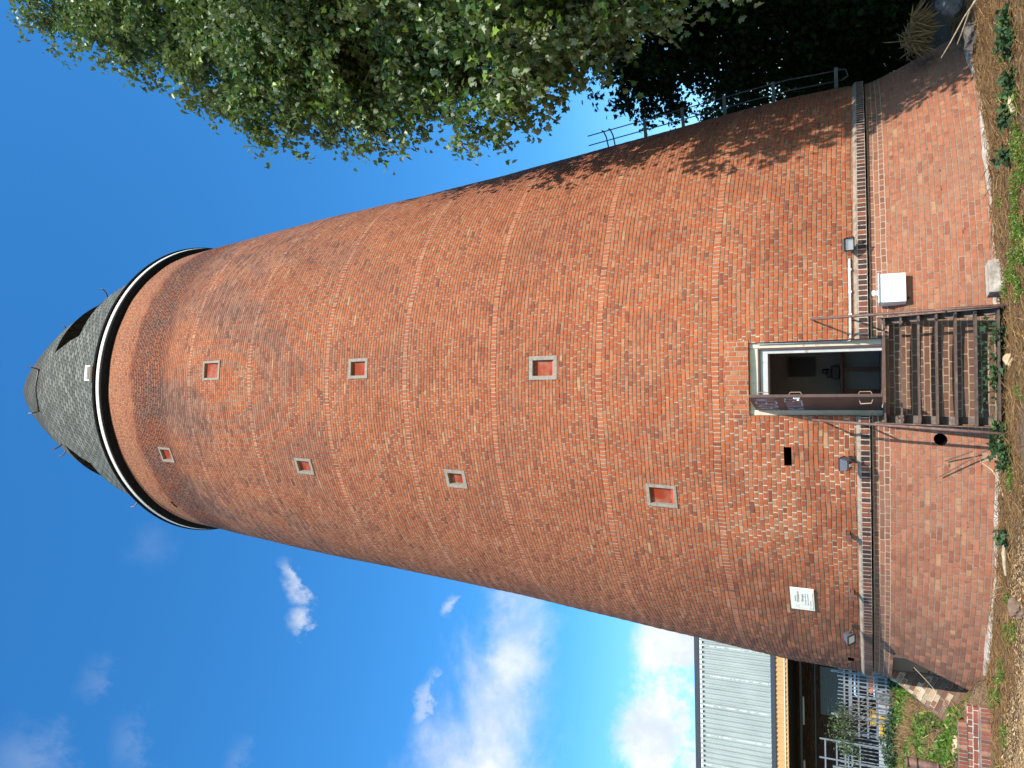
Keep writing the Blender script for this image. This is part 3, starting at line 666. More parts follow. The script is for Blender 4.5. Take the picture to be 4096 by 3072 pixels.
# floodlights
def flood(loc, th, yaw, pitch, label, showlabel=False):
    t = thing('floodlight', loc, label, 'floodlight', 'floodlights above the ledge')
    loc = Vector(loc); Rm = frame(th + yaw) @ Matrix.Rotation(R(pitch), 3, 'X')
    P = lambda x, y, z: loc + Rm @ Vector((x, y, z))
    b = MB()   # tapered lamp body: glass at -y, ribs at +y
    a, e = .095, .075; a2, e2 = .07, .05
    vs = [P(-a, -.05, -e), P(a, -.05, -e), P(a, -.05, e), P(-a, -.05, e), P(-a2, .06, -e2), P(a2, .06, -e2), P(a2, .06, e2), P(-a2, .06, e2)]
    b.add(vs, [(0, 1, 2, 3), (5, 4, 7, 6), (4, 0, 3, 7), (1, 5, 6, 2), (3, 2, 6, 7), (4, 5, 1, 0)])
    for k in range(5): b.box(P(-.05 + .025 * k, .068, 0), (.006, .02, .09), Rm)
    b.build('lamp_body', M_GREYM, t)
    b = MB(); b.box(P(0, -.056, .07), (.2, .02, .016), Rm); b.box(P(0, -.056, -.07), (.2, .02, .016), Rm); b.box(P(.092, -.056, 0), (.016, .02, .122), Rm); b.box(P(-.092, -.056, 0), (.016, .02, .122), Rm); b.build('rim', M_BLKM, t)
    b = MB(); b.box(P(0, -.054, 0), (.166, .008, .122), Rm); b.build('glass', M_GLASS, t)
    if showlabel:
        b = MB(); b.box(P(.005, .0805, .0), (.045, .003, .06), Rm); b.build('sticker', M_WHITE, t)
    # bracket back to the wall
    w = pol(th, 6.13, loc.z - .09); b = MB()
    for s in (-1, 1): b.bar(P(s * .105, .0, 0), P(s * .105, .03, -.11), .006, .025, (0, 1, 0))
    b.bar(P(-.105, .03, -.11), P(.105, .03, -.11), .006, .025, (0, 1, 0)); b.bar(P(0, .03, -.11), w, .03, .012)
    b.box(w, (.1, .05, .1), frame(th), bev=.004)
    b.build('mount', M_BLKM, t)
flood(pol(18.6, 6.36, 1.93), 18.6, -34, 28, 'floodlight with its pale glass turned to the viewer, on the ledge right of the door')
flood(pol(-11.4, 6.40, 2.00), -11.4, 180, -58, 'floodlight seen from its grey back with a white sticker, left of the door', True)
flood(pol(-43.0, 6.36, 2.02), -43, 14, 42, 'floodlight tilted skyward on the ledge below the white notice board')

# conduit
ct = thing('conduit', pol(11, 6.17, 1.89), 'thin white cable conduit running along the ledge from the floodlight to the door', 'pipe')
b = MB(); b.tube([pol(th, rad(1.9) + .022, 1.905) for th in np.linspace(17.2, 5.62, 14)], .0165, 8); b.build('pipe_run', M_WHITE, ct, smooth=True)
b = MB(); b.tube([(.575, -6.10, 1.90), (.572, -6.06, 1.95), (.570, -6.04, 2.1), (.568, -6.02, 3.25)], .012, 8); b.build('riser', simple('grey conduit', (.42, .42, .44), .5, var=.1), ct)
for th in (15.5, 12.2, 8.9):
    b = MB(); b.box(pol(th, rad(1.9) + .02, 1.905), (.03, .05, .045), frame(th)); b.build('clip', M_WHITE, ct)

# notice board
pq = thing('notice_board', pol(-37.1, 6.12, 2.72), 'cream rectangular notice board with text and a tower drawing on the brick wall', 'sign')
SF = frame(-37.1, 1.5); sc = pol(-37.1, 6.135, 2.725)
b = MB(); b.box(sc, (.545, .03, .375), SF, bev=.004); b.build('board', simple('cream enamel', (.80, .77, .66), .35, var=.04, bmp=0), pq)
M_INK = simple('faded brown ink', (.22, .18, .12), .7, var=.2, bmp=0)
def text(body, x, z, size, shear=0.0, bold=0.0):
    cu = bpy.data.curves.new('txt', 'FONT'); cu.body = body; cu.size = size; cu.shear = shear; cu.offset = bold; cu.resolution_u = 2
    ob = bpy.data.objects.new('txt', cu); C.objects.link(ob); dg = bpy.context.evaluated_depsgraph_get(); me = bpy.data.meshes.new_from_object(ob.evaluated_get(dg))
    vs = [(sc + SF @ Vector((x + v.co.x, -.0175, z + v.co.y))) for v in me.vertices]; fs = [tuple(p.vertices) for p in me.polygons]
    bpy.data.objects.remove(ob); bpy.data.meshes.remove(me); return vs, fs
for bd, x, z, sz, sh, bo in [('Ausstellung', -.06, .105, .032, .2, .0005), ('Winkelturm', -.08, .052, .058, .25, .001), ('F\u00fchrungen', -.055, -.015, .048, .25, .001), ('f\u00fcr Gruppen und Besucher', -.12, -.055, .026, .15, .0005), ('jeden 2. Samstag im Monat', -.12, -.095, .026, .15, .0005), ('um 14 Uhr', -.12, -.135, .026, 0, .0005), ('Anmeldung und Ausk\u00fcnfte beim Verein Winkelturm', -.25, -.172, .0215, 0, .0002)]:
    b = MB(); b.add(*text(bd, x, z, sz, sh, bo)); b.build('lettering', M_INK, pq)
b = MB()
def ink(pts, w=.0022):
    pts = [sc + SF @ Vector((x, -.0174, z)) for x, z in pts]
    for p, q in zip(pts, pts[1:]):
        d = (q - p).normalized(); n = d.cross(SF @ Vector((0, 1, 0))) * w; b.add([p - n, q - n, q + n, p + n], [(0, 1, 2, 3)])
ink([(-.235, -.13), (-.215, .06), (-.185, .12), (-.15, .06), (-.125, -.13)]); ink([(-.215, .06), (-.183, .07), (-.15, .06)])
ink([(-.245, -.155), (-.245, -.12), (-.205, -.12), (-.205, -.155), (-.245, -.155)]); ink([(-.20, -.152), (-.2, -.122), (-.14, -.118), (-.14, -.155)])
b.build('drawing', simple('pale ink', (.5, .46, .38), .7, bmp=0), pq)

# ladder rails on the right edge
la = thing('wall_ladder', pol(72, 6.3, 2.0), 'dark steel ladder rails standing off the right edge of the brick tower', 'ladder')
for off in (.15, .36):
    b = MB(); b.tube([pol(72.5, rad(z) + off * (1.0 if z > 3 else .95), z) for z in np.linspace(2.05, 7.45, 12)], .013, 6); b.build('rail', M_LADDER, la, smooth=True)
for z in (2.15, 3.35, 4.35, 5.25, 6.1):
    b = MB(); b.box(pol(72.5, rad(z) + .17, z), (.03, .46, .07), frame(72.5)); b.build('standoff', M_LADDER, la)
for s in (0, 1):
    b = MB(); z = 6.82 + .16 * s; b.tube([pol(72.5, rad(z) - .03, z), pol(72.5, rad(z) + .22, z + .03), pol(72.4, rad(z) + .36, z + .08), pol(72.4, rad(z) + .38, z + .12)], .016, 6); b.build('hoop', M_LADDER, la)
b = MB(); z = 2.05; b.tube([pol(72.5, rad(z) + .36, z + .1), pol(72.5, rad(z) + .33, z - .08), pol(72.5, rad(z) + .2, z - .12), pol(72.5, rad(z) + .14, z)], .015, 6); b.build('end_loop', M_LADDER, la)

# small iron bracket stubs and tie bars left of the stair
for th, z in ((-23.0, 1.985), (-34, 1.95)):
    b = MB(); b.box(pol(th, 6.20, z), (.07, .16, .05), frame(th), bev=.006); b.box(pol(th, 6.29, z), (.10, .03, .08), frame(th), bev=.006)
    tag(b.build('iron_bracket', M_RUST), 'small rusty iron bracket on the ledge ' + ('nearer the stair' if th > -30 else 'directly below the notice board'), 'bracket', 'iron brackets on the ledge')
for th0, z0, th1, z1, lab in ((-8.2, .25, -12.5, .78, 'rusty rod leaning on the plinth just left of the stair, the longer of two'), (-8.6, .42, -10.4, .72, 'rusty rod leaning on the plinth just left of the stair, the shorter of two')):
    b = MB(); b.tube([pol(th0, brad(z0) + .16, z0), pol(th1, brad(z1) + .05, z1)], .009, 6); tag(b.build('iron_rod', M_RUST), lab, 'rod', 'rods by the stair')

# ================================================================== GROUND
def gz(x, y):
    z = .10 + .018 * math.sin(x * 1.7 + 1) * math.cos(y * 1.3) + .012 * math.sin(x * 4.3) * math.sin(y * 3.7 + 2)
    if y < -8: z -= .03 * min(1, (-8 - y))
    # bank behind the low wall
    r = math.hypot(x, y)
    if x < -4.6 and y > -5.25:
        k = min(1, (y + 5.25) / .12); z = z * (1 - k) + k * (.44 + .05 * min(max(y + 5.2, 0), 11) + .05 * math.sin(x * 2.1) * math.sin(y * 1.9))
        if r < 7.3: z -= max(0, (7.3 - r)) * .55
    if x > 5: z += .06 * min(x - 5, 6)
    return z
def axis(lo, hi, fine_lo, fine_hi, f, c):
    a = list(np.arange(fine_lo, fine_hi, f)); x = fine_lo; s = f
    while x > lo: s *= c; x -= s; a.insert(0, x)
    x = a[-1]; s = f
    while x < hi: s *= c; x += s; a.append(x)
    return a
def groundmat():
    m, t, b = newmat('mulch ground'); oc = t.node('ShaderNodeTexCoord').outputs['Object']; x, y, z = t.sep(oc)
    a = t.noise(oc, 22, 6, .7); c_ = t.noise(oc, 1.7, 5, .6); e = t.noise(t.v('MULTIPLY', oc, (1, 3.5, 1)), 30, 4, .65)
    col = t.ramp(a, [(.25, (.045, .026, .014)), (.5, (.15, .088, .045)), (.75, (.30, .19, .095))])
    col = t.mix(t.ss(e, .52, .7), col, (.42, .30, .16)); col = t.mix(t.m('MULTIPLY', t.ss(c_, .55, .7), .5), col, (.07, .11, .03))
    # pale wood chips on the path
    ln_ = t.m('ADD', t.m('ADD', y, t.m('MULTIPLY', x, .33)), t.m('MULTIPLY', c_, .5))
    col = t.mix(t.ss(ln_, -8.75, -8.95), col, t.ramp(e, [(.3, (.26, .16, .07)), (.55, (.5, .34, .17)), (.8, (.64, .47, .27))]))
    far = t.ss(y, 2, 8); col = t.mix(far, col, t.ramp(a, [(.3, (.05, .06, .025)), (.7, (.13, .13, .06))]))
    t.put(b.inputs['Base Color'], col); b.inputs['Roughness'].default_value = .95; bump(t, b, t.m('ADD', a, t.m('MULTIPLY', e, .7)), .03); return m
M_GROUND = groundmat()
xs = axis(-400, 400, -12, 9, .12, 1.35); ys = axis(-300, 700, -10, 1.5, .12, 1.35)
b = MB(); vs = [(x, y, gz(x, y) if max(abs(x), abs(y)) < 60 else .1) for y in ys for x in xs]; nx = len(xs)
b.add(vs, [(j * nx + i, j * nx + i + 1, (j + 1) * nx + i + 1, (j + 1) * nx + i) for j in range(len(ys) - 1) for i in range(nx - 1)])
tag(b.build('ground', M_GROUND, smooth=True), kind='structure')

# ------------------------------------------------------------------ leaves and straws in bulk
def rotframes(nrm, tip):
    nrm = nrm / np.linalg.norm(nrm, axis=1, keepdims=True); tip = tip - nrm * (tip * nrm).sum(1, keepdims=True)
    tip /= np.linalg.norm(tip, axis=1, keepdims=True) + 1e-9; side = np.cross(tip, nrm); return np.stack([side, tip, nrm], 2)
LOBED = [[(0, 0), (.30, .02), (.50, .22), (.30, .36), (.42, .62), (.17, .68), (0, 1)]]
OVAL = [[(0, 0), (.24, .25), (.26, .6), (0, 1)]]
IVY = [[(0, .05), (.35, -.08), (.5, .25), (.25, .45), (0, 1)]]
BLADE = [[(0, 0), (.035, .1), (.03, .7), (0, 1)]]
def bulk(name, pos, nrm, tip, size, shape, mat, parent=None, fold=.35, curl=.12):
    half = np.array(shape[0]); k = len(half)
    T = []
    for s in (1, -1):
        h = np.zeros((k, 3)); h[:, 0] = half[:, 0] * s; h[:, 1] = half[:, 1]; h[:, 2] = np.abs(half[:, 0]) * fold - curl * half[:, 1] ** 2; T.append(h if s == 1 else h[::-1])
    T = np.concatenate(T); N = len(pos); Rm = rotframes(nrm, tip)
    V = np.einsum('nij,kj->nki', Rm, T) * size[:, None, None] + pos[:, None, :]
    me = bpy.data.meshes.new(name); nv = N * 2 * k
    me.vertices.add(nv); me.vertices.foreach_set('co', V.astype(np.float32).ravel()); me.loops.add(nv); me.loops.foreach_set('vertex_index', np.arange(nv, dtype=np.int32))
    me.polygons.add(N * 2); me.polygons.foreach_set('loop_start', np.arange(0, nv, k, dtype=np.int32)); me.polygons.foreach_set('loop_total', np.full(N * 2, k, dtype=np.int32))
    me.materials.append(mat); me.update(calc_edges=True)
    a = me.attributes.new('tint', 'FLOAT', 'FACE'); a.data.foreach_set('value', np.repeat(rng.random(N), 2).astype(np.float32))
    o = bpy.data.objects.new(name, me); C.objects.link(o)
    if parent: o.parent = parent; o.matrix_parent_inverse = Matrix.Translation(-Vector(parent['at'])) if 'at' in parent else Matrix()
    return o
def leafmat(name, top, under, yel, rough=.42, trans=.35, spec=.4):
    m, t, b = newmat(name); a = t.node('ShaderNodeAttribute', attribute_name='tint').outputs['Fac']; g = t.node('ShaderNodeNewGeometry')
    c = t.mix(t.ss(a, .1, 1), tuple(q * .55 for q in top), top); c = t.mix(t.ss(a, .86, .97), c, yel)
    # the leaf's pale felted underside
    un = t.mix(a, tuple(q * .7 for q in under), under); c = t.mix(g.outputs['Backfacing'], c, un)
    t.put(b.inputs['Base Color'], c); b.inputs['Roughness'].default_value = rough; b.inputs['Specular IOR Level'].default_value = spec
    tr = t.node('ShaderNodeBsdfTranslucent'); t.put(tr.inputs['Color'], t.mix(.5, c, yel)); mx = t.node('ShaderNodeMixShader'); mx.inputs[0].default_value = trans
    out = t.n['Material Output']; t.l.new(b.outputs[0], mx.inputs[1]); t.l.new(tr.outputs[0], mx.inputs[2]); t.l.new(mx.outputs[0], out.inputs['Surface']); return m
M_POPLAR = leafmat('poplar leaf', (.080, .160, .020), (.21, .26, .13), (.22, .33, .03), rough=.42, trans=.22)
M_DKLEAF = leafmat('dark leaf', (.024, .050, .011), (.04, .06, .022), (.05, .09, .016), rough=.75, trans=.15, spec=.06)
M_IVY = leafmat('ivy leaf', (.045, .10, .028), (.06, .1, .04), (.09, .15, .03), rough=.6, trans=.2)
M_WEED = leafmat('weed leaf', (.15, .27, .03), (.15, .25, .05), (.33, .40, .06), trans=.4)
M_STRAW = leafmat('straw', (.40, .225, .085), (.34, .19, .075), (.66, .45, .21), rough=.8, trans=.1)
M_BARK = simple('bark', (.14, .11, .085), .95, var=.4, scale=9, bmp=.03)

def unit(n):
    v = rng.normal(size=(n, 3)); return v / np.linalg.norm(v, axis=1, keepdims=True)
def crown_points(lobes, per, twig=.55, leafs=26, inner=.25):
    """leaf positions in hanging twigs spread over the shells of the lobes, with thin places between them"""
    P = []; Nn = []
    for (c, r, dens) in lobes:
        c = np.array(c); n = int(per * r * r * dens / leafs)
        d = unit(n); q = np.sin(d * 4.1 + c).sum(1) + .6 * np.sin(d * 9.3 - c * 2).sum(1)
        keep = q > -.68; d = d[keep]; n = len(d); q = q[keep]
        rho = r * (1 - inner * rng.random(n) ** 1.6) * (1 + .11 * q) * (1 + .16 * rng.random(n) ** 6)
        base = c + d * rho[:, None] * np.array([1, 1, 1.08])
        k = rng.poisson(leafs, n)
        idx = np.repeat(np.arange(n), k); m_ = len(idx); s = rng.random(m_)
        out = d[idx] * np.array([.65, .65, .25]); out[:, 2] -= .75
        out += rng.normal(size=(n, 3))[idx] * .35
        p = base[idx] + out * (s * twig)[:, None] + rng.normal(size=(m_, 3)) * .11
        P.append(p); Nn.append(d[idx])
    return np.concatenate(P), np.concatenate(Nn)
def outside_tower(p, margin=.25):
    r = np.hypot(p[:, 0], p[:, 1]); rt = np.interp(p[:, 2], [-.5, 1.6, 5, 20.6, 30.6], [7.0, 6.15, 5.9, 4.5, 0]); return r > rt + margin
def foliage(name, parent, lobes, per, size, shape, mat, leafs=26, twig=.55, inner=.25, up=.5, drop=None):
    P, D = crown_points(lobes, per, twig, leafs, inner); ok = outside_tower(P)
    if drop is not None: ok &= ~drop(P)
    P, D = P[ok], D[ok]; n = len(P)
    nrm = D * .55 + rng.normal(size=(n, 3)) * .62 + np.array([0, 0, up]); tip = D * .3 + rng.normal(size=(n, 3)) * .5 + np.array([0, 0, -.75])
    sz = size * (.6 + .65 * rng.random(n)); return bulk(name, P, nrm, tip, sz, shape, mat, parent)
def trunk(parent, pts, rads, lobes, name='trunk'):
    b = MB(); b.tube(pts, rads, 12); pts = [Vector(p) for p in pts]
    for (c, r, d) in lobes:
        c = Vector(c); best = min(pts, key=lambda p: (p - c).length + max(0, p.z - c.z + 1.0) * 3)
        mid = best.lerp(c, .5) + Vector((random.uniform(-.3, .3), random.uniform(-.3, .3), .3)); b.tube([best, mid, c], [.10, .07, .03], 6)
        for _ in range(5):
            e = c + Vector((random.gauss(0, 1), random.gauss(0, 1), random.gauss(0, .8))).normalized() * r * .85; b.tube([c, c.lerp(e, .5) + Vector((0, 0, .12)), e], [.03, .02, .008], 5)
    return b.build(name, M_BARK, parent, smooth=True)
def ge(t, e, Y): return (t * Y, Y - 18.6, 1.75 + e * Y)

LA = [(ge(.82, 1.44, 14.6), 1.25, 1), (ge(.76, 1.27, 14.6), 1.4, 1), (ge(.90, 1.15, 15.2), 2.2, .8), (ge(.715, 1.10, 14.8), 1.75, 1), (ge(.68, .95, 15.0), 1.5, .8), (ge(.548, .945, 14.6), 1.45, 1), (ge(.545, .79, 14.6), 1.55, 1),
      (ge(.515, .665, 14.4), 1.6, 1), (ge(.50, .54, 14.0), 1.5, 1), (ge(.495, .435, 13.2), .95, 1), (ge(.65, .74, 14.8), 2.2, 1), (ge(.70, .93, 15.2), 2.1, 1), (ge(.62, .55, 14.4), 2.0, 1), (ge(.585, .39, 13.6), 1.6, 1)]
ta = thing('poplar_tree', (11.2, -2.4, .3), 'tall poplar with lobed grey-green leaves rising past the right side of the tower', 'tree')
trunk(ta, [(11.2, -2.4, .2), (11.0, -2.5, 3), (10.6, -2.8, 8), (10.4, -2.9, 13), (10.9, -2.9, 18), (11.8, -3.0, 24)], [.34, .30, .25, .19, .13, .05], LA)
foliage('crown', ta, LA, 5800, .138, LOBED, M_POPLAR, leafs=26, twig=.7, inner=.35)
LC = [(ge(.475, .235, 20.3), 1.6, 1), (ge(.455, .205, 20.3), 1.9, 1), (ge(.455, .11, 20.6), 1.9, 1), (ge(.46, .015, 20.6), 1.8, 1), (ge(.565, .25, 19.5), 2.0, 1), (ge(.555, .14, 19.5), 2.2, 1), (ge(.56, .03, 19.5), 2.2, 1)]
tc = thing('shaded_tree', (10.4, 1.6, .4), 'dark shaded tree close behind the right foot of the tower, below the poplar', 'tree')
trunk(tc, [(10.4, 1.6, .2), (10.3, 1.5, 3), (10.2, 1.4, 7)], [.2, .16, .08], LC)
foliage('crown', tc, LC, 2600, .145, LOBED, M_DKLEAF, leafs=22)  # the lower tree's shade is put into this darker leaf colour
# nearer tree to the right, mostly out of the picture; its branches shade the tower's right edge
LB = [((7.1, -7.1, 6.9), 1.45, 1), ((7.0, -6.9, 4.9), 1.2, 1), ((8.2, -7.1, 3.9), 1.35, 1), ((8.4, -7.0, 9.0), 1.9, 1), ((10.4, -7.2, 9.8), 2.4, 1), ((11.2, -7.6, 6.8), 2.4, 1), ((9.9, -5.6, 4.2), 1.9, 1), ((9.6, -6.6, 12.2), 1.9, .9)]
tb = thing('near_tree', (11.4, -7.0, .3), 'nearer tree at the picture edge whose branches hang in front of the poplar', 'tree')
trunk(tb, [(11.4, -7.0, .2), (11.2, -7.0, 4), (10.8, -7, 8), (10.6, -7, 12)], [.28, .22, .16, .07], LB)
foliage('crown', tb, LB, 3000, .14, LOBED, M_POPLAR, leafs=24)
# unseen tree added out of the picture to shade the lower branches
LE = [((13.8, -11.6, 9.0), 3.2, .8), ((15.0, -12.6, 12.5), 3.2, .8), ((14.6, -11.0, 6.0), 2.8, .8), ((16.6, -11, 9.5), 3.2, .7), ((12.6, -10.0, 10.8), 2.2, .8)]
te = thing('shade_tree', (15.0, -11.8, .3), 'tree right of the picture edge that casts shade over the lower branches', 'tree')
trunk(te, [(15.0, -11.8, .2), (14.9, -11.8, 6), (14.8, -11.8, 12)], [.3, .24, .12], LE)
foliage('crown', te, LE, 800, .26, LOBED, M_POPLAR, leafs=20, inner=.6)
# evergreen hedge closing the view behind
LH = []
for k in range(9): LH.append(((7.6 + k * 1.15 + .3 * math.sin(k), 5.5 + 1.2 * math.sin(k * 1.7), 1.3 + .5 * (k % 2)), 1.9, 1)); LH.append(((8.0 + k * 1.15, 6.5 + math.sin(k), 4.0 + .5 * ((k + 1) % 2)), 1.9, 1))
th_ = thing('evergreen_hedge', (12, 6, .4), 'dark evergreen hedge filling the gap behind the shaded tree at lower right', 'hedge')
b = MB()
for k in range(9): b.tube([(7.8 + k * 1.15, 6, .2), (7.9 + k * 1.15, 6.1, 4.5)], [.07, .02], 6)
b.build('stems', M_BARK, th_)
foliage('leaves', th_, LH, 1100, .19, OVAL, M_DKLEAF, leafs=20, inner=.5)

# ------------------------------------------------------------------ low brick wall, bank, fence, shed at left
lw = thing('low_brick_wall', (-6.5, -5.2, .1), 'low brick retaining wall with a rowlock foot, running left from the tower base', 'wall')
def strip(name, p0, p1, z0, z1, thick, mat, U=1, V0=0, V1=1):
    p0, p1 = Vector((*p0, 0)), Vector((*p1, 0)); d = p1 - p0; L = d.length; n = Vector((-d.y, d.x, 0)).normalized() * thick
    b = MB(); P = [p0, p1, p1 + n, p0 + n]; vs = [p + Vector((0, 0, z)) for z in (z0, z1) for p in P]
    fs = [(0, 1, 5, 4), (1, 2, 6, 5), (2, 3, 7, 6), (3, 0, 4, 7), (4, 5, 6, 7)]
    uv = [((0, V0), (L, V0), (L, V1), (0, V1)), ((0, V0), (thick, V0), (thick, V1), (0, V1)), ((0, V0), (L, V0), (L, V1), (0, V1)), ((0, V0), (thick, V0), (thick, V1), (0, V1)), ((0, V0), (L, V0), (L, V0 + .98), (0, V0 + .98))]
    b.add(vs, fs, uv); return b.build(name, mat, lw)
strip('rowlock_foot', (-14, -5.62), (-4.95, -5.34), -.1, .235, -.0 + .22, M_SOLD)
strip('course', (-14, -5.50), (-5.0, -5.23), .237, .385, .2, M_LOWW, V0=0, V1=2)
strip('rowlock_cap', (-14, -5.505), (-5.25, -5.25), .387, .505, .2, M_SOLD)
# brown vent pipe on the bank
vp = thing('vent_pipe', (-6.5, -4.1, .45), 'brown collared pipe stub standing upright behind the low brick wall', 'pipe')
b = MB(); b.tube([(-6.52, -4.1, .4), (-6.5, -4.1, 1.16)], .075, 14); b.build('pipe_body', M_RUST, vp, smooth=True)
for z in (.62, .70, 1.02, 1.16):
    b = MB(); b.tube([(-6.51, -4.1, z - .015), (-6.51, -4.1, z + .015)], .092, 14); b.build('collar', M_RUST, vp, smooth=True)

def fence(name, x0, x1, y, z0, z1, pitch, rails, label, mat, posts=(), bw=.022):
    t = thing(name, ((x0 + x1) / 2, y, z0), label, 'fence')
    b = MB(); n = int((x1 - x0) / pitch)
    for k in range(n + 1):
        x = x0 + pitch * k + random.uniform(-.006, .006); b.box((x, y, (z0 + z1) / 2 + random.uniform(-.03, .03)), (bw, .012, z1 - z0))
    b.build('bars', mat, t)
    for z in rails:
        b = MB(); b.box(((x0 + x1) / 2, y + .03, z), (x1 - x0, .03, .045)); b.build('rail', mat, t)
    for x, zt in posts:
        b = MB(); b.box((x, y + .05, (z0 + zt) / 2), (.055, .055, zt - z0), bev=.004); b.build('post', mat, t)
    return t
fence('steel_fence', -15.2, -7.9, 5.4, .55, 2.52, .108, (1.0, 2.18, 2.36), 'galvanised steel bar fence along the top of the weedy bank', M_GALV, posts=((-8.5, 2.72), (-9.75, 2.72), (-11.3, 2.7), (-13, 2.7)), bw=.026)
rl = thing('steel_railing', (-11, 6.6, .6), 'grey railing of five horizontal rails behind the bar fence', 'railing')
for z in (1.25, 1.5, 1.75, 2.0, 2.25):
    b = MB(); b.box((-9.3, 6.6, z), (3.0, .04, .05)); b.build('rail', M_GALV, rl)
for x in (-7.9, -9.3, -10.75):
    b = MB(); b.box((x, 6.65, 1.45), (.06, .05, 1.85)); b.build('post', M_GALV, rl)
M_DKGALV = simple('shaded steel', (.22, .24, .26), .55, metal=.2, var=.15, bmp=0)  # fence steel darkened to carry the shade on the gate
gt = fence('yard_gate', -17.5, -11.9, 8.6, .7, 3.25, .62, (3.05, 2.7, 2.35, 2.0), 'tall dull steel gate with four cross rails in the shade of the shed', M_DKGALV, bw=.05)

# shed
sh = thing('industrial_shed', (-22, 18, .5), 'industrial shed with grey ribbed metal cladding above a tan ribbed canopy strip', 'building')
YS, XL, XR = 17.4, -52, -3
def ribbed(name, z0, z1, y, mat, pitch, depth, x0=XL, x1=XR, flat=.35):
    b = MB(); n = int((x1 - x0) / pitch); xs = []
    for k in range(n):
        x = x0 + k * pitch; xs += [(x, 0), (x + pitch * flat, 0), (x + pitch * (flat + .12), depth), (x + pitch * (.88), depth)]
    vs = [(x, y - d, z) for z in (z0, z1) for x, d in xs]; m_ = len(xs)
    b.add(vs, [(i, i + 1, m_ + i + 1, m_ + i) for i in range(m_ - 1)]); return b.build(name, mat, sh)
def cladmat():
    m, t, b = newmat('grey green metal cladding'); oc = t.node('ShaderNodeTexCoord').outputs['Object']; x, y, z = t.sep(oc)
    n = t.noise(oc, .8, 5, .6); st = t.noise(t.v('MULTIPLY', oc, (9, 1, .35)), 1.0, 5, .65)
    c = t.ramp(n, [(.3, (.36, .405, .385)), (.7, (.45, .49, .465))]); c = t.mix(t.m('MULTIPLY', t.ss(st, .5, .72), .45), c, (.26, .29, .275))
    # overlapping sheet edges broken into white dashes
    sx = t.m('FLOORED_MODULO', x, 1.38); fl = t.m('MULTIPLY', t.ss(t.m('ABSOLUTE', t.m('SUBTRACT', sx, .1)), .035, .02), t.ss(t.noise(t.v('MULTIPLY', oc, (1, 1, 2.2)), 1.6, 4, .7), .46, .54))
    fl = t.m('MAXIMUM', fl, t.m('MULTIPLY', t.ss(t.noise(t.v('MULTIPLY', oc, (6, 1, 2)), 1.1, 5, .7), .70, .73), .8))
    c = t.mix(fl, c, (.80, .82, .80)); t.put(b.inputs['Base Color'], c); b.inputs['Roughness'].default_value = .4; b.inputs['Metallic'].default_value = .1; return m
M_CLAD = cladmat()
M_TAN = simple('tan metal sheet', (.58, .34, .14), .6, var=.06, scale=2, bmp=0)
M_TRIM = simple('anthracite trim', (.045, .05, .062), .5, var=.1, bmp=0)
ribbed('cladding', 5.72, 8.86, YS, M_CLAD, .23, .10)
ribbed('tan_strip', 4.98, 5.50, YS - .03, M_TAN, .21, .03)
b = MB(); b.box(((XL + XR) / 2, YS + .05, 8.99), (XR - XL, .32, .22)); b.box(((XL + XR) / 2, YS + .0, 5.61), (XR - XL, .2, .2)); b.build('trim', M_TRIM, sh)
b = MB(); b.box(((XL + XR) / 2, YS - .075, 5.12), (XR - XL, .02, .035)); b.build('cover_strip', simple('pale strip', (.8, .72, .55), .5, var=.05, bmp=0), sh)
b = MB(); b.box(((XL + XR) / 2, YS - .04, 8.80), (XR - XL, .12, .10)); b.build('gutter_edge', simple('white dripped edge', (.82, .83, .82), .6, var=.1, bmp=0), sh)
b = MB(); b.box(((XL + XR) / 2, YS + 9, 8.95), (XR - XL, 18, .14)); b.build('roof', M_TRIM, sh)
b = MB(); b.box(((XL + XR) / 2, YS + 2.6, 5.0), (XR - XL, 5.1, .08)); b.build('canopy_soffit', M_BLKM, sh)
YW = YS + 4.4
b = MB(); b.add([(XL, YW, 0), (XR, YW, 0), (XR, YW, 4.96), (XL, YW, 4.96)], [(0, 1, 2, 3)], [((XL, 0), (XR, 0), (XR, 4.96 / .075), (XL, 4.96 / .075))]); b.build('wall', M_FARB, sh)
b = MB(); b.box((XR - .1, YS + 9, 4.5), (.2, 18, 8.8)); b.build('end_wall', M_CLAD, sh)
lv = MB()
for k in range(12): lv.box((-15.3, YW - .06, 2.78 + k * .095), (2.35, .05, .088), Matrix.Rotation(R(18), 3, 'X'))
lv.build('louver', simple('blue grey louver', (.14, .16, .185), .5, var=.1, bmp=0), sh)
b = MB(); b.box(((XL + XR) / 2, YS + 2.4, 4.62), (XR - XL, .12, .10)); b.box(((XL + XR) / 2, YS + 3.4, 4.05), (XR - XL, .07, .05)); b.build('beam', M_TRIM, sh)
for x in (-12.4, -15.6, -18.6):
    b = MB(); b.box((x, YS + 2.3, 4.5), (1.3, .1, .07)); b.build('strip_lamp', simple('dull lamp housing', (.5, .48, .42), .5, var=.05, bmp=0) if x > -13 else MATS['dull lamp housing'], sh)
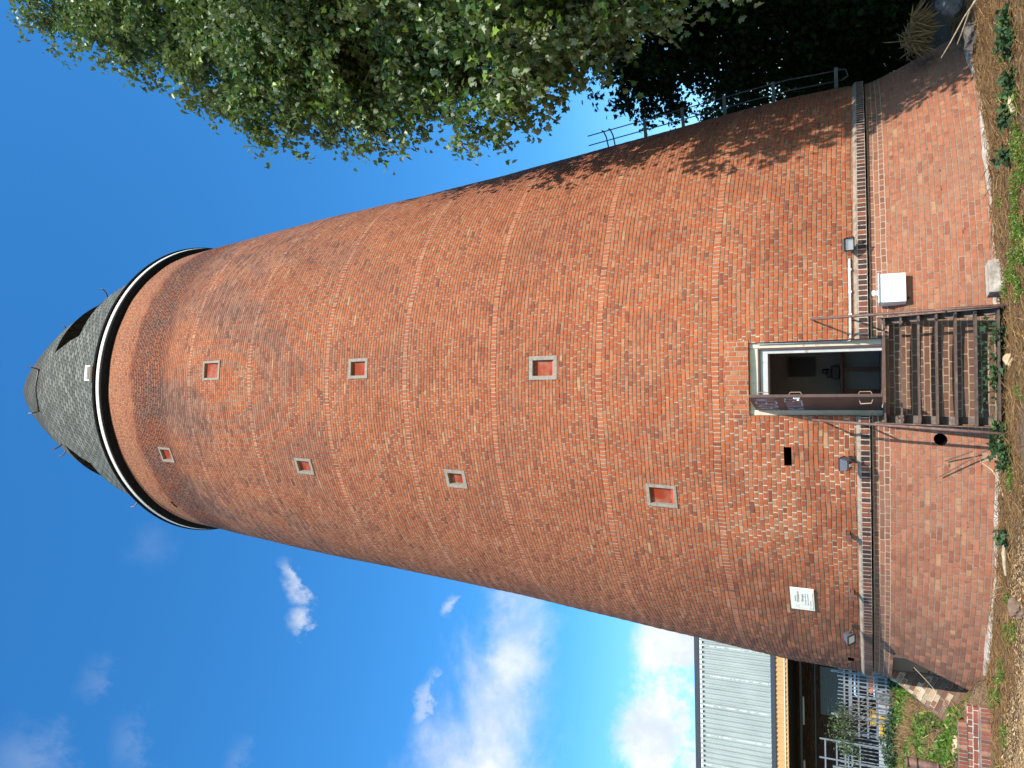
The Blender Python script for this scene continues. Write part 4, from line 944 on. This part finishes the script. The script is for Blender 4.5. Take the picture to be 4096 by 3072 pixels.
# things stored behind the fence
def stored(name, label, cat, x, y, z, parts, group=None):
    t = thing(name, (x, y, .7), label, cat, group)
    for pn, mat, c, s, bv in parts:
        b = MB(); b.box((x + c[0], y + c[1], z + c[2]), s, bev=bv); b.build(pn, mat, t)
M_ORANGE = simple('signal orange plastic', (.80, .17, .03), .5, var=.08, bmp=0); M_YEL = simple('yellow plastic', (.55, .33, .03), .5, var=.08, bmp=0)
M_LBLUE = simple('pale blue paint', (.38, .55, .75), .5, var=.06, bmp=0); M_LGREY = simple('light grey plastic', (.34, .36, .37), .6, var=.1, bmp=0); M_DGREY = simple('dark grey container', (.06, .065, .07), .6, var=.2, bmp=0)
def barrier(x, y, z, label, mat):
    t = thing('traffic_barrier', (x, y, z), label, 'barrier', 'barriers stored behind the fence')
    b = MB(); b.box((x, y, z + .36), (.75, .05, .20), bev=.015); b.build('board', mat, t)
    for s in (-1, 1):
        b = MB(); b.box((x + s * .3, y + .03, z + .2), (.05, .05, .45)); b.build('leg', M_LGREY, t)
        b = MB(); b.box((x + s * .3, y, z + .03), (.12, .4, .06), bev=.01); b.build('foot', M_DGREY, t)
for x, z, lab, mt in [(-10.1, 1.25, 'long orange traffic barrier board seen high behind the fence, nearest the tower', M_ORANGE), (-12.3, .55, 'orange traffic barrier low behind the bar fence, left of the climbing shrub', M_ORANGE), (-13.2, .35, 'orange traffic barrier behind the fence at the far left edge', M_ORANGE), (-11.6, .95, 'yellow traffic barrier board behind the climbing shrub', M_YEL)]: barrier(x, 9.4, z, lab, mt)
stored('storage_container', 'light grey storage container standing behind the orange barriers', 'container', -12.6, 11.2, 1.1, [('shell', M_LGREY, (0, 0, 0), (2.6, 1.2, .62), .02), ('door', M_DGREY, (.5, -.61, 0), (.9, .03, .5), 0)])
stored('storage_container', 'dark grey storage container behind the railing, nearest the tower', 'container', -9.6, 11.6, 1.3, [('shell', M_DGREY, (0, 0, 0), (2.4, 1.4, 1.5), .02), ('door', M_GREYM, (.4, -.71, .0), (.9, .03, 1.2), 0)])
stored('storage_container', 'dark grey storage container at the left edge behind the yard gate', 'container', -16.2, 11.6, 1.4, [('shell', M_DGREY, (0, 0, 0), (3.0, 1.4, 1.5), .02), ('door', M_GREYM, (.4, -.71, .0), (.9, .03, 1.2), 0)])
stored('plastic_crate', 'yellow plastic crate on the light grey container', 'crate', -11.9, 10.9, 1.54, [('shell', M_YEL, (0, 0, 0), (.42, .4, .24), .02), ('rim', M_YEL, (0, 0, .13), (.46, .44, .03), .006)])
stored('plastic_crate', 'orange plastic crate stacked low by the fence at far left', 'crate', -13.3, 8.6, 1.05, [('shell', M_ORANGE, (0, 0, 0), (.5, .4, .36), .02), ('rim', M_ORANGE, (0, 0, .19), (.54, .44, .03), .006)])
fr = thing('pipe_frame', (-9.9, 8.6, 1.2), 'pale blue bent pipe frame behind the bar fence', 'frame'); b = MB(); b.tube([(-9.6, 8.6, 1.2), (-9.6, 8.6, 2.05), (-9.66, 8.6, 2.12), (-10.3, 8.6, 2.12), (-10.35, 8.6, 2.05), (-10.35, 8.6, 1.2)], .035, 8); b.build('pipe', M_LBLUE, fr, smooth=True)
b = MB(); b.tube([(-9.6, 8.6, 1.55), (-10.35, 8.6, 1.55)], .025, 8); b.build('cross_pipe', M_LBLUE, fr)

# climbing shrub on the fence and ivy along its foot
def patchpts(n, fx): 
    return np.array([fx() for _ in range(n)])
def spread(name, parent, P, size, shape, mat, up=1.0, label=None, cat=None, kind=None, tipz=.0, rnd=.6):
    n = len(P); nrm = rng.normal(size=(n, 3)) * rnd + np.array([0, -.25, up]); tip = rng.normal(size=(n, 3)) * np.array([1, 1, .4]) + np.array([0, 0, tipz])
    o = bulk(name, P, nrm, tip, size * (.55 + .7 * rng.random(n)), shape, mat, parent); return tag(o, label, cat, kind=kind)
cs_ = thing('climbing_shrub', (-9.9, 5.2, .8), 'leafy shrub climbing over the top of the steel bar fence', 'shrub')
b = MB()
for k in range(7): b.tube([(-9.7 + .12 * k, 5.2, .7), (-9.75 + .15 * k, 5.15, 1.6), (-10.5 + .14 * k, 5.1, 2.5 + .06 * (k % 3))], [.02, .016, .006], 5)
b.build('stems', M_BARK, cs_)
lob = [((-9.62, 5.1, 2.50), .22, 1), ((-9.88, 5.1, 2.56), .25, 1), ((-10.15, 5.1, 2.50), .24, 1), ((-10.42, 5.1, 2.42), .2, 1), ((-10.7, 5.1, 2.25), .16, .8)]
foliage('leaves', cs_, lob, 5200, .085, OVAL, leafmat('shrub leaf', (.09, .14, .035), (.16, .2, .10), (.2, .22, .06)), leafs=10, twig=.22, inner=.8)
P = []
for _ in range(9000):
    x = random.uniform(-14, -7.2); y = 5.1 - abs(random.gauss(0, .45)); hgt = random.random() ** 1.5 * (.38 + .15 * math.sin(x * 2.3)); P.append((x, y, gz(x, y) + hgt * max(.15, 1 - (5.1 - y))))
spread('ivy_cover', None, np.array(P), .085, IVY, M_IVY, up=.5, label='ivy growing up the foot of the steel fence', cat='ivy', kind='stuff')
# weeds and dead grass on the bank
P = []; Q = []
for _ in range(22000):
    x = random.uniform(-13, -5.2); y = random.uniform(-5.15, 5); r = math.hypot(x, y)
    if r < 6.55: continue
    n = math.sin(x * 1.9 + 1) * math.sin(y * 1.4) + .5 * math.sin(x * 4.7 + y * 3.1)
    (P if n > -.2 else Q).append((x, y, gz(x, y) + random.random() ** 2 * .16))
spread('bank_weeds', None, np.array(P), .10, OVAL, M_WEED, up=.5, label='bright green weeds covering the bank behind the low wall', cat='weeds', kind='stuff', tipz=.6)
Q = np.array(Q); spread('dead_grass', None, Q, .2, BLADE, leafmat('dead stalk', (.36, .22, .10), (.32, .2, .09), (.48, .34, .16), rough=.9, trans=.1), up=.2, label='brown dead stalks on the bank behind the low wall', cat='dead grass', kind='stuff', tipz=.7)

# ------------------------------------------------------------------ ground cover in front
def in_path(x, y): return y + .33 * x < -8.6
P = []
while len(P) < 60000:
    x = random.uniform(-7.5, 7.5); y = random.uniform(-10.3, -2.5); r = math.hypot(x, y)
    if r < 6.84 or r > 10.5 or (x < -4.8 and y > -5.6) : continue
    P.append((x, y, gz(x, y) + .004 + .05 * random.random() ** 2))
P = np.array(P); n = len(P); nrm = rng.normal(size=(n, 3)) * .35 + np.array([0, 0, 1]); tip = rng.normal(size=(n, 3)) * np.array([1.3, .8, .22])
pth = P[:, 1] + .33 * P[:, 0] + .25 * np.sin(P[:, 0] * 3) < -8.6
mu = ~pth
STR = [[(0, 0), (.015, .02), (.02, .5), (.014, .97), (0, 1)]]
tag(bulk('straw_mulch', P[mu], nrm[mu], tip[mu], .15 * (.35 + rng.random(mu.sum()) ** 2), STR, M_STRAW, curl=.2), 'brown straw mulch spread over the ground round the tower', 'mulch', kind='stuff')
# pale wood chips on the path
Pc = []
while len(Pc) < 32000:
    x = random.uniform(-8, -1.2); y = random.uniform(-10.4, -5.9)
    if y + .33 * x + .25 * math.sin(x * 3) > -8.55 + random.gauss(0, .12): continue
    Pc.append((x, y, gz(x, y) + .012 + .02 * random.random()))
Pc = np.array(Pc); n = len(Pc); CH = [[(0, 0), (.16, .03), (.2, .5), (.14, .95), (0, 1)]]
tag(bulk('wood_chips', Pc, rng.normal(size=(n, 3)) * .3 + np.array([0, 0, 1]), rng.normal(size=(n, 3)) * np.array([1.4, .8, .1]), .03 * (.5 + rng.random(n)), CH, leafmat('wood chip', (.50, .31, .13), (.45, .28, .12), (.68, .48, .25), rough=.85, trans=.05), fold=.05, curl=.05), 'pale wood chips on the path in the near left corner', 'wood chips', kind='stuff')
# green patches
def clumps(spots, per, spreadr, h):
    P = []
    for (x, y, r) in spots:
        for _ in range(int(per * r * r) + 15):
            a = random.random() * 6.283; d = r * math.sqrt(random.random()); px, py = x + d * math.cos(a), y + d * math.sin(a) * .7
            if math.hypot(px, py) < 6.9: continue
            P.append((px, py, gz(px, py) + random.random() ** 1.3 * h))
    return np.array(P)
W = [(1.3, -8.05, .28), (1.75, -8.2, .3), (2.15, -8.25, .28), (1.05, -7.5, .14), (2.7, -8.3, .25), (1.5, -8.5, .35), (2.4, -8.5, .35), (3.1, -8.3, .2), (1.0, -8.3, .2), (1.2, -7.75, .12), (-1.0, -7.45, .22), (-1.25, -7.7, .2), (-2.8, -7.3, .13), (-3.3, -7.1, .18), (-3.9, -6.75, .22), (-4.3, -6.4, .26), (-4.6, -5.9, .2), (-3.1, -7.7, .16), (-4.7, -6.9, .2), (-5.4, -6.5, .2), (3.5, -7.3, .08), (3.9, -7.5, .1), (2.2, -7.3, .08), (-.2, -8.2, .1)]
spread('weed_clumps', None, clumps([(a, c, r * .8) for a, c, r in W], 9000, .3, .075), .032, OVAL, M_WEED, up=.5, label='bright green weed clumps growing through the mulch', cat='weeds', kind='stuff', tipz=.5)
W2 = [(3.35, -8.2, .2), (3.05, -8.0, .14), (2.6, -8.0, .14), (-.75, -7.28, .2), (-1.0, -7.55, .16), (3.9, -8.1, .22), (4.2, -8.0, .15), (.1, -7.2, .15), (.5, -7.25, .12), (-2.0, -7.5, .1), (-.9, -7.15, .15)]
spread('ivy_patches', None, clumps(W2, 2600, .3, .16), .085, IVY, M_IVY, up=.9, label='dark ivy patches creeping over the mulch by the stair', cat='ivy', kind='stuff')
P = []
for _ in range(150):
    x = random.uniform(-.5, .75); P.append((x, -7.15 - random.random() * .12, .12 + random.random() ** 2 * .28))
spread('ivy_runner', None, np.array(P), .075, IVY, M_IVY, up=.2, label='ivy runners hanging on the lowest tread of the stair', cat='ivy', kind='stuff')
# concrete block, stones, log, twigs
b = MB(); b.box((1.27, -6.98, .16), (.44, .28, .20), Matrix.Rotation(R(11), 3, 'Z'), bev=.02); tag(b.build('concrete_block', M_FOOT), 'weathered concrete block at the plinth foot, right beside the stair', 'block')
def stone(x, y, z, s, label, mat, nm='stone'):
    bm = bmesh.new(); bmesh.ops.create_icosphere(bm, subdivisions=3, radius=1)
    for v in bm.verts:
        k = 1 + .22 * math.sin(v.co.x * 3 + x * 7) * math.cos(v.co.y * 2.6 + y * 5) + .10 * math.sin(v.co.z * 7 + v.co.x * 5); v.co = Vector((v.co.x * s[0] * k + x, v.co.y * s[1] * k + y, v.co.z * s[2] * k + z))
    me = bpy.data.meshes.new(nm); bm.to_mesh(me); bm.free(); me.materials.append(mat); o = bpy.data.objects.new(nm, me); C.objects.link(o); return tag(o, label, 'stone', 'stones lying about')
M_STONE = simple('grey stone', (.12, .10, .082), .95, var=.5, scale=9, bmp=.05); M_BRST = simple('brown stone', (.19, .12, .08), .9, var=.3, scale=9, bmp=.02); M_PALES = simple('pale stone', (.55, .36, .2), .9, var=.3, scale=12, bmp=.01)
stone(5.95, -4.55, .36, (.24, .24, .2), 'grey boulder in the shade at the right foot of the tower, the larger one', M_STONE); stone(5.15, -5.15, .17, (.20, .2, .12), 'small grey boulder at the right end of the concrete footing', M_STONE)
stone(-2.72, -8.0, .14, (.12, .11, .09), 'brown stone lying at the edge of the pale chip path', M_BRST); stone(.20, -7.62, .13, (.09, .07, .05), 'pale orange stone in front of the lowest stair tread', M_PALES)
stone(-5.75, -4.95, .5, (.16, .1, .07), 'pale stone on the bank just above the low brick wall', M_PALES); stone(-6.6, -4.8, .5, (.28, .14, .08), 'flat pale stone on the bank near the left edge', M_PALES)
for k, (a, c, r_, lab) in enumerate([((-2.05, -7.42, .16), (-2.5, -7.32, .15), .028, 'broken pale stick lying in the mulch left of the stair'), ((3.0, -8.3, .14), (3.25, -8.22, .16), .03, 'short pale log in the weeds at the near right'), ((5.1, -6.9, .22), (4.75, -5.6, .62), .012, 'thin dry branch standing up at the right end of the plinth'), ((5.3, -6.5, .2), (4.95, -5.5, .40), .012, 'lower dry branch leaning at the right end of the plinth')]):
    a, c = Vector(a), Vector(c); b = MB(); b.tube([a, a.lerp(c, .4) + Vector((.02, .01, .02)), a.lerp(c, .75) + Vector((-.01, 0, .01)), c], [r_, r_ * .9, r_ * .8, r_ * .5], 8); tag(b.build('dry_stick', simple('dry wood', (.48, .36, .22), .9, var=.3, scale=14) if k == 0 else MATS['dry wood']), lab, 'stick', 'dry sticks')
b = MB(); b.tube([pol(-9.0, 6.9, .18), pol(-9.6, 6.85, .33), pol(-10.2, 6.95, .22), pol(-11.2, 7.05, .15), pol(-12.6, 7.2, .12)], [.010, .010, .009, .008, .005], 6)
for q in ((-9.6, .33), (-9.3, .28)): b.tube([pol(q[0], 6.86, q[1]), pol(q[0] + .9, 6.9, q[1] + .05)], [.006, .002], 5)
tag(b.build('bent_twig', MATS['dry wood']), 'thin bent twig curving against the plinth left of the stair', 'twig')
b = MB(); b.tube([pol(-52.5, 6.28, 1.02), pol(-54, 6.46, .80), pol(-56.5, 6.66, .55), pol(-61, 6.75, .38), pol(-66, 7.0, .3)], [.007, .007, .006, .006, .004], 6); tag(b.build('dry_vine', MATS['dry wood']), 'thin dry vine hanging across the cellar doorway', 'vine')
# dry hanging thatch at the right foot
P = []
for k in range(700):
    s = random.random(); P.append((5.75 + random.gauss(0, .06) + s * .35, -3.7 + random.gauss(0, .15), .95 - s * .1 + random.gauss(0, .05)))
P = np.array(P); n = len(P)
tb2 = tag(bulk('dry_brush', P, rng.normal(size=(n, 3)), rng.normal(size=(n, 3)) * .5 + np.array([.1, 0, -1.2]), .3 * (.4 + rng.random(n)), BLADE, M_STRAW), 'bundle of dry brown brushwood hanging beside the right foot of the tower', 'brushwood')

settle()
